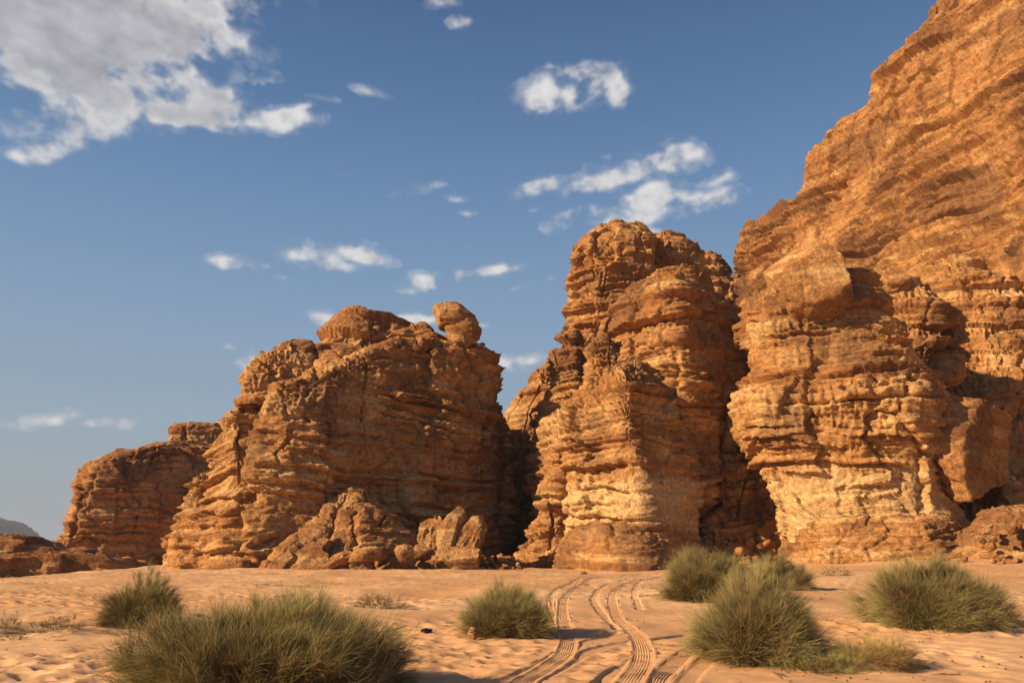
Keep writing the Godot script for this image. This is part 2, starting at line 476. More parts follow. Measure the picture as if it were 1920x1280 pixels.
func build_sky() -> PanoramaSkyMaterial:
	var wide := 4096
	var high := 2048
	var strip := Image.create_empty(1, high, false, Image.FORMAT_RGBAF)
	for y in high:
		var el := 90.0 - 180.0 * (y + 0.5) / high
		var c := sky_color(maxf(el, 0.0))
		if el < 0.0: c = Color(0.30, 0.22, 0.15)
		strip.set_pixel(0, y, c)
	strip.resize(wide, high, Image.INTERPOLATE_NEAREST)
	# optical depth of the clouds, only where there are any
	var field := {}
	var px := 360.0 / wide
	for c in cloud_list():
		var ce := cos(deg_to_rad(c[1]))
		var reach := maxf(c[2], c[3]) * 1.5
		var x0 := int(floor((c[0] - reach / ce) / px))
		var x1 := int(ceil((c[0] + reach / ce) / px))
		var y0 := int(floor((90.0 - c[1] - reach) / px))
		var y1 := int(ceil((90.0 - c[1] + reach) / px))
		var ct := cos(deg_to_rad(c[5]))
		var st := sin(deg_to_rad(c[5]))
		for y in range(maxi(0, y0), mini(high / 2, y1)):
			var dy := (90.0 - y * px) - float(c[1])
			for x in range(x0, x1):
				var dx := (x * px - float(c[0])) * ce
				var wx := puff.get_noise_3d(x * px * ce * 1.3, dy * 1.6 + float(c[1]) * 1.6, 31.0)
				var wy := puff.get_noise_3d(x * px * ce * 1.3, dy * 1.6 + float(c[1]) * 1.6, 67.0)
				var ax := (dx * ct - dy * st) / float(c[2]) + wx * 0.75
				var ay := (dx * st + dy * ct) / float(c[3]) + wy * 0.85
				if ay < 0.0: ay *= 1.25      # flatter underneath
				var e := ax * ax + ay * ay
				if e < 1.9:
					var key := y * wide + posmod(x, wide)
					var old: Vector2 = field.get(key, Vector2.ZERO)
					var v: float = float(c[4]) * (1.0 - e / 1.5)
					var m := maxf(old.x, v)
					field[key] = Vector2(m + 0.25 * maxf(0.0, minf(old.x, v)), maxf(old.y, c[2]))
	for key in field:
		var y: int = key / wide
		var x: int = key % wide
		var f: Vector2 = field[key]
		var el := 90.0 - y * px
		var az := x * px
		var ce := cos(deg_to_rad(el))
		var az2 := (az if az < 180.0 else az - 360.0) * ce
		var n := puff.get_noise_3d(az2, el * 1.25, 4.0)
		var n2 := puff.get_noise_3d(az2 * 4.0 + 70.0, el * 5.0, 9.0)
		var n3 := puff.get_noise_3d(az2 * 11.0 - 20.0, el * 13.0, 5.0)
		var dens := f.x + n3 * 0.28 + n * 1.6 + n2 * 1.0 - 0.02
		var alpha := ss(-0.2, 1.5, dens) * 0.97
		if alpha <= 0.0: continue
		# sunlit rims and tops; a thick middle passes less light
		var thick := ss(0.85, 1.75, f.x + n * 0.9 + n2 * 0.25) * ss(3.5, 7.5, f.y)
		var lit := 0.66 + 0.16 * n2 + 0.16 * n
		var body := Color(lit, lit * 0.985, lit * 0.975).lerp(Color(0.40, 0.395, 0.415) * (1.0 + 0.5 * n + 0.25 * n2), thick * 0.9)
		var sky := strip.get_pixel(x, y)
		var out := sky.lerp(body, alpha * lerpf(0.95, 0.85, clampf(1.0 - dens, 0.0, 1.0)) * lerpf(0.3, 1.0, ss(0.25, 0.8, f.x)) * ss(-4.0, 9.0, el + 3.0))
		out.a = 1.0
		strip.set_pixel(x, y, out)
	var m := PanoramaSkyMaterial.new()
	m.panorama = ImageTexture.create_from_image(strip)
	m.energy_multiplier = 1.0 / EXPOSURE
	return m

# ---------------------------------------------------------------- bushes
var tufts := {}
var stem_mat: StandardMaterial3D

func tuft(kind: String) -> ArrayMesh:
	# a handful of thin stems one metre long that spread from one point
	if tufts.has(kind): return tufts[kind]
	var r := RandomNumberGenerator.new()
	r.seed = hash(kind)
	var st := SurfaceTool.new()
	st.begin(Mesh.PRIMITIVE_TRIANGLES)
	var dry := kind.begins_with("dry")
	var count := 44 if not dry else 22
	for k in count:
		var dir := Vector3(r.randfn() * 0.26, 1.0, r.randfn() * 0.26).normalized()
		if dry: dir = Vector3(r.randfn() * 0.6, 1.0, r.randfn() * 0.6).normalized()
		var bend := Vector3(r.randfn() * 0.22, r.randf_range(-0.25, 0.05), r.randfn() * 0.22)
		var length := r.randf_range(0.55, 1.0)
		var at := Vector3(r.randfn() * 0.05, r.randf_range(-0.1, 0.15), r.randfn() * 0.05)
		var w := r.randf_range(0.0035, 0.0065)
		var across := dir.cross(Vector3(r.randfn(), r.randfn() * 0.3, r.randfn())).normalized()
		var green := Color(0.155, 0.168, 0.062).lerp(Color(0.295, 0.262, 0.115), r.randf())
		if r.randf() < 0.16: green = Color(0.42, 0.30, 0.15)
		var root := Color(0.17, 0.115, 0.055)
		if dry:
			green = Color(0.27, 0.17, 0.085).lerp(Color(0.36, 0.26, 0.13), r.randf())
			root = Color(0.16, 0.10, 0.055)
		var segs := 4
		var was := at
		for s in segs:
			var t := (s + 1.0) / segs
			var p := at + dir * length * t + bend * t * t * length
			if dry: p += Vector3(r.randfn(), r.randfn(), r.randfn()) * 0.03
			var w0 := w * (1.0 - 0.75 * s / segs)
			var w1 := w * (1.0 - 0.75 * t)
			var c0 := root.lerp(green, clampf(float(s) / segs * 1.8, 0, 1))
			var c1 := root.lerp(green, clampf(t * 1.8, 0, 1))
			var nrm := across.cross(p - was).normalized()
			for q in [[was - across * w0, c0], [p - across * w1, c1], [was + across * w0, c0], [was + across * w0, c0], [p - across * w1, c1], [p + across * w1, c1]]:
				st.set_color(q[1])
				st.set_normal(nrm)
				st.add_vertex(q[0])
			was = p
	tufts[kind] = st.commit()
	return tufts[kind]

func foliage(parent: Node, called: String, kind: String, list: Array, tints: PackedColorArray) -> void:
	var mm := MultiMesh.new()
	mm.transform_format = MultiMesh.TRANSFORM_3D
	mm.use_colors = true
	mm.mesh = tuft(kind)
	mm.instance_count = list.size()
	for k in list.size():
		mm.set_instance_transform(k, list[k])
		mm.set_instance_color(k, tints[k])
	var o := MultiMeshInstance3D.new()
	o.name = called
	o.multimesh = mm
	o.material_override = stem_mat
	parent.add_child(o, true)
	o.set_meta("kind", "stuff")

func aim(at: Vector3, dir: Vector3, length: float, spin: float) -> Transform3D:
	var y := dir.normalized()
	var x := y.cross(Vector3(0.31, 0.2, 0.93)).normalized()
	var b := Basis(x, y, x.cross(y)).rotated(y, spin)
	return Transform3D(b.scaled(Vector3.ONE * length), at)

func bush(called: String, at: Vector2, size: Vector3, count: int, dry: float, sd: int, label: String, category: String, group := "", tint := Color(1, 1, 1)) -> Node3D:
	# size: half width, height, half depth
	var r := RandomNumberGenerator.new()
	r.seed = sd
	var o := base(called, Vector3(at.x, ground_height(at.x, at.y) - 0.03, at.y), label, category, group)
	var green := []
	var gt := PackedColorArray()
	var brown := []
	var bt := PackedColorArray()
	var big := maxf(size.x, maxf(size.y, size.z))
	for k in count:
		# directions over the dome, some lying low
		var t := r.randf() * TAU
		var v := asin(clampf(r.randf_range(-0.05, 1.0), 0.0, 1.0))
		var d := Vector3(cos(t) * cos(v), sin(v), sin(t) * cos(v))
		var lump := 1.0 + 0.36 * mid.get_noise_3d(d.x * 9.0 + sd * 17.0, d.y * 9.0, d.z * 9.0) + 0.4 * mid.get_noise_3d(d.x * 3.5 - sd * 5.0, d.y * 3.5, d.z * 3.5)
		var shell := r.randf_range(0.3, 0.78)
		var length := r.randf_range(0.26, 0.42) * minf(big, size.y * 1.25)
		var p := Vector3(d.x * size.x, d.y * size.y, d.z * size.z) * lump * shell
		p.y = maxf(p.y, 0.03 * size.y)
		var dir := (d * 0.85 + Vector3(r.randfn() * 0.22, 0.24 + r.randfn() * 0.2, r.randfn() * 0.22)).normalized()
		if d.y < 0.25: dir.y *= 0.55
		length *= lerpf(1.0, 0.72, ss(0.4, 0.95, d.y)) * (1.35 if r.randf() < 0.06 else 1.0)
		var patch := mid.get_noise_3d(p.x * 5.0 + sd * 3.0, p.y * 5.0, p.z * 5.0)
		var g := r.randf_range(0.72, 1.2) * (1.0 + 0.5 * patch)
		if r.randf() < dry + 0.5 * maxf(0.0, -patch) * (1.0 if d.y < 0.6 else 0.3):
			brown.append(aim(p, dir, length * 0.95, r.randf() * TAU))
			bt.append(Color(g, g * 0.97, g * 0.92))
		else:
			green.append(aim(p, dir, length, r.randf() * TAU))
			gt.append(Color(g * tint.r, g * (1.0 + 0.12 * patch) * tint.g, g * tint.b))
	if green.size(): foliage(o, "foliage", "green%d" % (sd % 3), green, gt)
	if brown.size(): foliage(o, "dry_stems", "dry%d" % (sd % 2), brown, bt)
	return o

# ---------------------------------------------------------------- the scene
func _ready() -> void:
	# camera
	var cam := Camera3D.new()
	cam.name = "camera"
	cam.position = Vector3(0, 1.65, 0)
	cam.rotation_degrees.x = 15.0
	cam.fov = rad_to_deg(2.0 * atan(640.0 / 1493.0))
	cam.near = 0.1
	cam.far = 20000.0
	add_child(cam)
	cam.current = true
	# noises
	setup_noise(low, 3, 0.03, 2)
	setup_noise(mid, 9, 0.12, 3)
	setup_noise(fine, 21, 0.7, 4)
	setup_noise(crease, 27, 0.2, 2)
	crease.fractal_type = FastNoiseLite.FRACTAL_RIDGED
	setup_noise(flute, 33, 0.8, 2)
	setup_noise(puff, 8, 0.16, 5)
	for q in [[cell, FastNoiseLite.RETURN_DISTANCE2_SUB], [cellv, FastNoiseLite.RETURN_CELL_VALUE]]:
		setup_noise(q[0], 14, 0.42, 1, FastNoiseLite.TYPE_CELLULAR)
		q[0].cellular_return_type = q[1]
	setup_noise(dimple, 50, 2.0, 1, FastNoiseLite.TYPE_CELLULAR)
	dimple.cellular_return_type = FastNoiseLite.RETURN_DISTANCE
	make_beds()
	# sky, sun, exposure
	var env := Environment.new()
	env.background_mode = Environment.BG_SKY
	env.sky = Sky.new()
	env.sky.sky_material = build_sky()
	env.tonemap_mode = Environment.TONE_MAPPER_LINEAR
	env.tonemap_exposure = EXPOSURE
	env.sdfgi_enabled = true
	env.ssao_enabled = true
	env.ssil_enabled = true
	env.fog_enabled = true
	env.fog_density = 0.00012
	env.fog_light_color = Color(0.72, 0.79, 0.92)
	var world := WorldEnvironment.new()
	world.name = "sky"
	world.environment = env
	add_child(world)
	var sun := DirectionalLight3D.new()
	sun.name = "sun"
	sun.light_energy = 1.6
	sun.light_color = Color(1.0, 0.85, 0.66)
	sun.light_angular_distance = 0.5
	sun.shadow_enabled = true
	add_child(sun)
	sun.look_at_from_position(SUN_FROM * 100.0, Vector3.ZERO)
	# materials
	rock_mat = StandardMaterial3D.new()
	rock_mat.vertex_color_use_as_albedo = true
	rock_mat.roughness = 0.95
	rock_mat.metallic_specular = 0.2
	# grain finer than the mesh: thin bedding, pits and flecks of varnish, squeezed upright so that they follow the beds
	rock_mat.uv1_triplanar = true
	rock_mat.uv1_scale = Vector3(0.07, 0.33, 0.07)
	rock_mat.heightmap_enabled = true
	rock_mat.heightmap_scale = 28.0
	var grain := Image.create_empty(1024, 1024, false, Image.FORMAT_L8)
	var gn := FastNoiseLite.new()
	setup_noise(gn, 71, 0.018, 5)
	gn.fractal_type = FastNoiseLite.FRACTAL_RIDGED
	var g1 := gn.get_seamless_image(1024, 1024, true, false, 0.15)
	setup_noise(gn, 72, 0.03, 5)
	gn.fractal_gain = 0.6
	var g2 := gn.get_seamless_image(1024, 1024, false, false, 0.15)
	var tone := Image.create_empty(1024, 1024, false, Image.FORMAT_RGB8)
	for y in 1024:
		for x in 1024:
			var a := g1.get_pixel(x, y).r
			var b := g2.get_pixel(x, y).r
			grain.set_pixel(x, y, Color(a * 0.6 + b * 0.4, 0, 0))
			var k := 1.0 - 0.45 * ss(0.56, 0.82, b)
			tone.set_pixel(x, y, Color(k, k * lerpf(0.93, 1.0, k), k * lerpf(0.9, 1.0, k)))
	rock_mat.heightmap_texture = ImageTexture.create_from_image(grain)
	rock_mat.albedo_texture = ImageTexture.create_from_image(tone)
	sand_mat = StandardMaterial3D.new()
	sand_mat.vertex_color_use_as_albedo = true
	sand_mat.roughness = 1.0
	sand_mat.metallic_specular = 0.15
	stem_mat = StandardMaterial3D.new()
	stem_mat.vertex_color_use_as_albedo = true
	stem_mat.roughness = 0.75
	stem_mat.metallic_specular = 0.3
	stem_mat.cull_mode = BaseMaterial3D.CULL_DISABLED
	stem_mat.backlight_enabled = true
	stem_mat.backlight = Color(0.35, 0.35, 0.3)
	build_land()
	build_cliffs()
	build_boulders()
	build_plants()

func build_land() -> void:
	mounds = [Vector4(-3.09, -11.40, 2.4, 0.14), Vector4(-8.61, -20.60, 1.8, 0.22), Vector4(-0.17, -18.80, 1.3, 0.1), Vector4(7.89, -34.42, 3.2, 0.45), Vector4(3.94, -14.00, 1.7, 0.12), Vector4(9.92, -20.60, 2.4, 0.16), Vector4(5.39, -14.16, 1.6, 0.1), Vector4(-9.38, -17.90, 1.0, 0.16), Vector4(-11.31, -19.16, 1.2, 0.2), Vector4(-4.44, -27.86, 1.5, 0.12), Vector4(-13.76, -41.58, 2.0, 0.14)]
	track_lines = []
	var lines := [
		[[Vector2(17.16, -72.04), Vector2(13.50, -72.34), Vector2(8.60, -63.72), Vector2(4.91, -51.04), Vector2(2.87, -38.96), Vector2(1.86, -29.80), Vector2(1.37, -22.46), Vector2(1.20, -18.66), Vector2(1.10, -16.46), Vector2(0.86, -14.36), Vector2(0.49, -12.74), Vector2(0.11, -11.28), Vector2(-0.19, -10.24)], 0.34, 0.0, 0.022, "left tyre track of the pair curving away past the round bush"],
		[[Vector2(15.10, -63.46), Vector2(10.89, -58.44), Vector2(7.28, -49.38), Vector2(4.88, -38.96), Vector2(3.65, -30.48), Vector2(3.05, -24.46), Vector2(2.79, -20.76), Vector2(2.68, -18.06), Vector2(2.43, -15.80), Vector2(2.13, -13.80), Vector2(1.73, -12.04), Vector2(1.31, -10.60)], 0.36, 0.0, 0.024, "right tyre track of the pair curving away past the round bush"],
		[[Vector2(7.20, -51.04), Vector2(4.89, -43.62), Vector2(3.39, -34.24), Vector2(2.84, -28.56), Vector2(2.72, -24.46), Vector2(2.60, -21.58), Vector2(2.44, -19.32)], 0.26, -0.012, 0.015, "short tyre track bending into the right rut beyond the bush shadow"],
		[[Vector2(0.18, -11.28), Vector2(0.64, -12.74), Vector2(1.24, -14.66), Vector2(2.06, -16.36), Vector2(2.96, -17.38), Vector2(3.89, -18.66)], 0.30, -0.02, 0.014, "faint tyre track crossing both ruts from lower left"],
		[[Vector2(1.71, -10.80), Vector2(2.19, -12.34), Vector2(2.83, -13.92), Vector2(3.55, -15.46), Vector2(4.38, -16.96)], 0.34, -0.008, 0.026, "tyre track turning right in front of the tall front bush"],
		[[Vector2(1.67, -32.64), Vector2(1.28, -27.96), Vector2(1.19, -23.42), Vector2(1.17, -20.46)], 0.22, -0.012, 0.016, "short tyre track beside the right edge of the round bush"],
		[[Vector2(5.46, -56.70), Vector2(2.79, -43.62), Vector2(1.64, -34.24), Vector2(1.37, -26.86)], 0.24, -0.006, 0.012, "faint tyre track curving towards the right edge of the round bush"],
		[[Vector2(-0.37, -10.76), Vector2(0.19, -12.34), Vector2(0.71, -14.20), Vector2(1.34, -16.36), Vector2(2.26, -18.80)], 0.3, -0.012, 0.012, "older tyre track slanting across the left rut"],
		[[Vector2(2.04, -10.60), Vector2(2.62, -12.34), Vector2(3.36, -13.92), Vector2(4.27, -15.46)], 0.3, -0.01, 0.02, "outer tyre track turning right below the tall front bush"],
		[[Vector2(8.30, -52.80), Vector2(6.11, -41.16), Vector2(4.91, -33.42), Vector2(4.10, -26.86)], 0.26, -0.008, 0.012, "faint short tyre track right of the far bend"],
		[[Vector2(1.09, -11.02), Vector2(1.46, -12.34), Vector2(2.01, -13.66), Vector2(2.58, -14.66)], 0.26, -0.012, 0.018, "short tyre track between the ruts at the bottom"]]
	for l in lines:
		var pts := smooth_line(l[0])
		var z0 := 1e9
		var z1 := -1e9
		for p in pts:
			z0 = minf(z0, p.y)
			z1 = maxf(z1, p.y)
		track_lines.append({"pts": pts, "w": l[1], "z0": z0, "z1": z1})
	stamp_tracks()
	build_ground()
	for k in lines.size():
		build_track(track_lines[k].pts, lines[k][1], lines[k][2], lines[k][3], lines[k][4])
	# mountains on the horizon
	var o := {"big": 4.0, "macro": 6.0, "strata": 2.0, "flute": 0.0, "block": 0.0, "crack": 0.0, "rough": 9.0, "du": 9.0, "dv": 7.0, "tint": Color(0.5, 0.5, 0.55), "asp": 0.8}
	tag(pillar(self, "mountain", [[-35.63, -2176.25, 493.28, -3000.0], [16.76, -2203.96, 478.11, -3000.0], [39.36, -2220.09, 467.39, -3000.0], [67.75, -2243.27, 451.0, -3000.0], [96.27, -2246.02, 415.93, -3000.0], [124.94, -2260.55, 388.53, -3000.0], [138.37, -2288.77, 343.81, -3000.0]], o), "dark purple mountain slope on the horizon", "", "", "structure")
	tag(pillar(self, "mountain", [[-30.64, -2989.19, 201.52, -5200.0], [34.36, -3016.07, 134.8, -5200.0], [67.02, -3022.83, 99.58, -5200.0], [99.79, -3032.99, 57.48, -5200.0], [116.22, -3038.92, 20.3, -5200.0]], o), "pale blue mountain peak farther off on the horizon", "", "", "structure")

func build_cliffs() -> void:
	var far := {"du": 0.3, "dv": 0.26, "varnish_and_shade": 0.14, "tint": Color(0.86, 0.8, 0.8)}
	# the dark cliff far left
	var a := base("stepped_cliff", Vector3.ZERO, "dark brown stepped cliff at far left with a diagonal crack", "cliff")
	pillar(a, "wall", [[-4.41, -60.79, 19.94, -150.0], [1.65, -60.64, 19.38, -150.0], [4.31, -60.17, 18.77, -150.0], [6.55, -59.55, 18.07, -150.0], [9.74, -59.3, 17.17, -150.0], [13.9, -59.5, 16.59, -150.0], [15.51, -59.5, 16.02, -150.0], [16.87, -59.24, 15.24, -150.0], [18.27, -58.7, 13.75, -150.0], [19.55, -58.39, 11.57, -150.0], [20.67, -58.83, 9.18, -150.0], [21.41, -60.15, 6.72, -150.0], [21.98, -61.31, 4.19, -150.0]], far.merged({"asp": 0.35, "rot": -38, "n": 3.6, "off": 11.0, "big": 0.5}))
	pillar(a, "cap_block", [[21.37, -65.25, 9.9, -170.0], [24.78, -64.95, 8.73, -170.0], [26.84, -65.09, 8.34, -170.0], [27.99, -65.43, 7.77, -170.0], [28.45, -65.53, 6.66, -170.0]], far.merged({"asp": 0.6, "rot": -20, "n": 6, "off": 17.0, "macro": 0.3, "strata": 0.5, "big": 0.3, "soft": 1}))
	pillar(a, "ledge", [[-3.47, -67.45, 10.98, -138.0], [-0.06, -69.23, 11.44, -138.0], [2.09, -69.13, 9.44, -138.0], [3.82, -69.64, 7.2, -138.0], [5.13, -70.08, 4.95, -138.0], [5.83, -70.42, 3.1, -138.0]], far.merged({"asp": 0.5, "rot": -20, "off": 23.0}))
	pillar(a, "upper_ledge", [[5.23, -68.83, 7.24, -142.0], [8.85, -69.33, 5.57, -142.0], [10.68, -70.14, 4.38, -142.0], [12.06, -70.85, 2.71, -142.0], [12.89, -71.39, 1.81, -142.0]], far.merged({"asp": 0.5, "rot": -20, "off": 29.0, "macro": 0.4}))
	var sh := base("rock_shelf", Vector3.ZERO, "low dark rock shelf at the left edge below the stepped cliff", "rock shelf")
	pillar(sh, "shelf", [[-4.33, -61.87, 19.09, -108.0], [-2.36, -63.29, 18.21, -108.0], [-0.7, -64.34, 17.02, -108.0], [0.98, -66.87, 14.55, -108.0], [2.33, -70.79, 10.8, -108.0], [3.35, -72.81, 8.64, -108.0], [4.23, -73.38, 7.1, -108.0], [4.51, -73.82, 5.56, -108.0]], far.merged({"asp": 0.45, "rot": -25, "n": 3.5, "off": 37.0, "big": 0.5, "tint": Color(0.62, 0.58, 0.58), "varnish_and_shade": 0.25}))  # low tint and extra dark staining paint shade onto the shelf
	# the broad massif left of the middle
	var c := base("sandstone_massif", Vector3.ZERO, "broad brown sandstone massif left of centre, its big face in half shade", "cliff")
	pillar(c, "main_wall", [[-1.51, -18.97, 17.94, -102.0], [4.22, -19.04, 17.99, -102.0], [10.79, -18.38, 17.53, -102.0], [14.84, -17.5, 16.79, -102.0], [17.59, -16.75, 16.03, -102.0], [21.79, -15.57, 14.7, -102.0], [23.92, -14.59, 13.28, -102.0], [25.71, -12.93, 9.9, -102.0], [27.23, -11.39, 7.22, -102.0], [28.25, -10.23, 5.07, -102.0], [28.83, -9.59, 3.03, -102.0]], {"asp": 0.5, "rot": -36, "n": 4.0, "off": 51.0, "dip": 0.05, "ribs": 1.5, "strata": 1.2, "rough": 0.34, "varnish_and_shade": 0.03, "big": 0.8})
	pillar(c, "left_dome", [[18.79, -28.53, 5.67, -97.0], [21.81, -28.69, 5.38, -97.0], [23.85, -28.44, 4.74, -97.0], [25.91, -27.96, 3.73, -97.0], [27.22, -27.78, 2.8, -97.0], [27.92, -27.6, 1.69, -97.0], [28.27, -27.62, 0.68, -97.0]], {"asp": 0.8, "rot": -20, "off": 57.0, "strata": 0.7, "macro": 0.5, "big": 0.5})
	pillar(c, "crest", [[22.9, -18.71, 9.39, -104.0], [27.29, -18.94, 8.08, -104.0], [29.52, -19.24, 6.89, -104.0], [31.02, -19.62, 5.42, -104.0], [32.15, -20.2, 3.8, -104.0], [32.9, -21.04, 2.45, -104.0], [33.51, -21.29, 1.6, -104.0], [33.82, -21.38, 0.82, -104.0]], {"asp": 0.6, "rot": -25, "n": 3.2, "off": 63.0, "strata": 1.0, "big": 0.5, "macro": 0.6})
	pillar(c, "front_prow", [[-0.75, -28.5, 5.39, -92.0], [1.08, -28.57, 5.34, -92.0], [3.97, -28.84, 5.11, -92.0], [9.9, -29.61, 4.93, -92.0], [12.94, -30.3, 4.91, -92.0], [15.1, -30.76, 4.42, -92.0], [16.65, -31.18, 3.8, -92.0], [17.6, -31.57, 3.5, -92.0], [18.23, -31.88, 3.01, -92.0], [18.54, -32.0, 2.0, -92.0]], {"asp": 0.9, "rot": -42, "n": 3.4, "off": 68.0, "flute": 1.5, "crack": 0.25})
	pillar(c, "left_tower", [[-1.0, -33.56, 4.91, -95.0], [1.06, -33.72, 4.6, -95.0], [4.04, -34.19, 4.2, -95.0], [7.08, -34.79, 3.3, -95.0], [9.85, -35.72, 2.41, -95.0], [11.1, -36.47, 1.52, -95.0], [11.73, -36.79, 0.89, -95.0]], {"asp": 0.9, "rot": -30, "off": 75.0, "flute": 1.4})
	pillar(c, "face_bulge", [[-0.5, -21.86, 7.66, -99.0], [7.31, -20.71, 7.52, -99.0], [13.79, -19.09, 7.04, -99.0], [18.47, -19.01, 6.48, -99.0], [21.88, -19.63, 5.65, -99.0], [23.96, -20.34, 4.59, -99.0], [25.35, -20.94, 3.45, -99.0], [26.2, -21.44, 2.24, -99.0]], {"asp": 0.7, "rot": -38, "n": 3.2, "off": 81.0, "varnish_and_shade": 0.03})
	pillar(c, "right_shoulder", [[0.98, -9.69, 8.28, -108.0], [11.33, -9.41, 7.96, -108.0], [18.53, -9.11, 7.64, -108.0], [25.99, -8.98, 7.04, -108.0], [29.04, -9.09, 6.46, -108.0], [30.59, -9.74, 5.59, -108.0], [29.66, -10.25, 4.84, -108.0], [30.43, -10.73, 3.81, -108.0], [30.9, -11.12, 2.48, -108.0]], {"asp": 0.7, "rot": -36, "n": 4.0, "off": 87.0, "y0": 4.0, "du": 0.19, "varnish_and_shade": 0.02, "big": 0.6})
	pillar(c, "knob", [[27.78, -11.32, 3.49, -103.0], [29.62, -11.69, 2.97, -103.0], [30.73, -11.97, 2.51, -103.0], [31.48, -12.06, 1.87, -103.0], [31.85, -12.11, 0.97, -103.0]], {"asp": 0.8, "off": 93.0, "macro": 0.3, "strata": 0.5, "big": 0.3})
	pillar(c, "right_spur", [[1.65, -4.36, 3.63, -112.0], [11.69, -3.79, 3.05, -112.0], [19.15, -3.25, 2.5, -112.0], [23.37, -2.94, 1.87, -112.0], [25.32, -2.64, 1.57, -112.0], [26.42, -2.53, 1.0, -112.0], [30.86, -5.04, 0.78, -112.0], [31.66, -5.13, 0.47, -112.0]], {"asp": 0.9, "rot": -30, "n": 3.4, "off": 99.0, "y0": 6.0, "varnish_and_shade": 0.05})
	pillar(c, "foot_mound", [[-0.47, -16.98, 10.15, -90.0], [0.53, -17.27, 9.54, -90.0], [1.93, -17.43, 8.49, -90.0], [3.63, -17.3, 6.58, -90.0], [5.35, -17.17, 4.36, -90.0], [6.79, -17.27, 2.97, -90.0], [7.96, -17.34, 1.84, -90.0], [8.83, -17.45, 1.05, -90.0], [9.3, -17.57, 0.57, -90.0]], {"asp": 0.7, "rot": -38, "off": 105.0, "tint": Color(0.85, 0.83, 0.83), "n": 2.4, "macro": 0.2, "strata": 0.25, "flute": 1.0, "big": 0.4, "crack": 1.8, "block": 0.4})
	# the gully between massif and towers
	var e := base("gully_cliff", Vector3.ZERO, "shaded broken cliff closing the gully between massif and central tower", "cliff")
	pillar(e, "wall", [[0.06, 4.13, 9.08, -128.0], [8.14, 4.41, 8.19, -128.0], [13.12, 4.67, 7.21, -128.0], [18.21, 4.93, 6.21, -128.0], [22.53, 5.19, 5.62, -128.0], [24.71, 5.3, 5.12, -128.0], [26.92, 5.54, 4.49, -128.0], [29.15, 5.91, 3.72, -128.0], [30.94, 6.24, 2.9, -128.0], [32.12, 6.39, 1.98, -128.0], [32.66, 6.35, 1.24, -128.0]], {"asp": 0.8, "off": 111.0, "y0": 9.0, "varnish_and_shade": 0.05, "rot": 20})
	pillar(e, "lower_step", [[0.01, 0.77, 5.41, -120.0], [4.67, 0.59, 4.89, -120.0], [8.51, 0.59, 4.14, -120.0], [12.4, 0.6, 3.38, -120.0], [15.57, 0.8, 2.4, -120.0], [17.98, 0.8, 1.61, -120.0], [19.19, 0.81, 0.81, -120.0]], {"asp": 0.9, "off": 117.0, "varnish_and_shade": 0.05, "block": 2.0})
	# the tall tower
	var f := base("rock_tower", Vector3.ZERO, "tallest rounded sandstone tower in the middle, reaching up to the clouds", "rock tower")
	pillar(f, "main_shaft", [[-0.47, 14.2, 10.49, -114.0], [11.87, 14.69, 10.72, -114.0], [19.47, 15.18, 10.67, -114.0], [25.74, 15.95, 10.12, -114.0], [29.75, 16.18, 9.52, -114.0], [33.02, 16.43, 9.08, -114.0], [35.49, 16.52, 8.73, -114.0], [40.53, 16.23, 8.36, -114.0], [43.95, 15.95, 7.78, -114.0], [45.68, 15.94, 6.93, -114.0], [47.24, 16.22, 5.87, -114.0], [48.65, 16.4, 4.63, -114.0], [49.88, 16.7, 3.35, -114.0], [50.59, 16.98, 2.3, -114.0], [50.94, 17.03, 1.38, -114.0]], {"asp": 0.85, "rot": -10, "n": 2.8, "off": 131.0, "y0": 16.0, "big": 0.6, "macro": 0.8, "flute": 0.7})
	pillar(f, "right_shaft", [[4.7, 23.63, 11.01, -121.0], [20.56, 24.67, 9.97, -121.0], [33.2, 25.41, 8.23, -121.0], [41.12, 25.96, 6.8, -121.0], [44.72, 25.59, 5.69, -121.0], [47.46, 25.26, 4.73, -121.0], [49.3, 25.05, 4.02, -121.0], [50.41, 24.59, 3.16, -121.0], [51.16, 24.02, 2.21, -121.0], [51.53, 23.56, 1.21, -121.0]], {"asp": 0.8, "rot": -20, "off": 137.0, "y0": 27.0, "du": 0.19, "big": 0.5, "macro": 0.5, "strata": 0.6, "varnish_and_shade": 0.05})
	pillar(f, "left_step", [[0.33, 7.52, 5.47, -106.0], [11.15, 8.15, 5.2, -106.0], [18.22, 8.58, 4.44, -106.0], [22.58, 8.6, 3.83, -106.0], [25.54, 8.36, 3.28, -106.0], [27.78, 8.04, 2.64, -106.0], [29.67, 8.12, 1.88, -106.0], [31.2, 8.33, 1.11, -106.0], [32.04, 8.34, 0.52, -106.0]], {"asp": 0.9, "rot": 30, "off": 143.0, "varnish_and_shade": 0.02})
	pillar(f, "left_ledge", [[19.15, 6.79, 3.02, -112.0], [23.76, 7.13, 2.4, -112.0], [26.49, 7.14, 2.07, -112.0], [28.47, 6.86, 1.77, -112.0], [29.66, 6.57, 1.16, -112.0], [30.46, 6.51, 0.62, -112.0]], {"asp": 0.9, "off": 149.0, "macro": 0.5})
	var f3 := base("rock_dome", Vector3.ZERO, "pale smooth rock dome seen in the gap right of the tallest tower", "rock dome")
	pillar(f3, "dome", [[43.34, 48.23, 10.15, -185.0], [62.0, 48.81, 8.46, -185.0], [67.51, 48.51, 6.56, -185.0], [70.29, 48.29, 5.13, -185.0], [71.97, 48.14, 4.09, -185.0], [72.96, 47.93, 2.77, -185.0], [73.38, 47.96, 1.45, -185.0]], {"asp": 0.9, "off": 155.0, "du": 0.35, "dv": 0.3, "big": 0.5, "macro": 0.6})
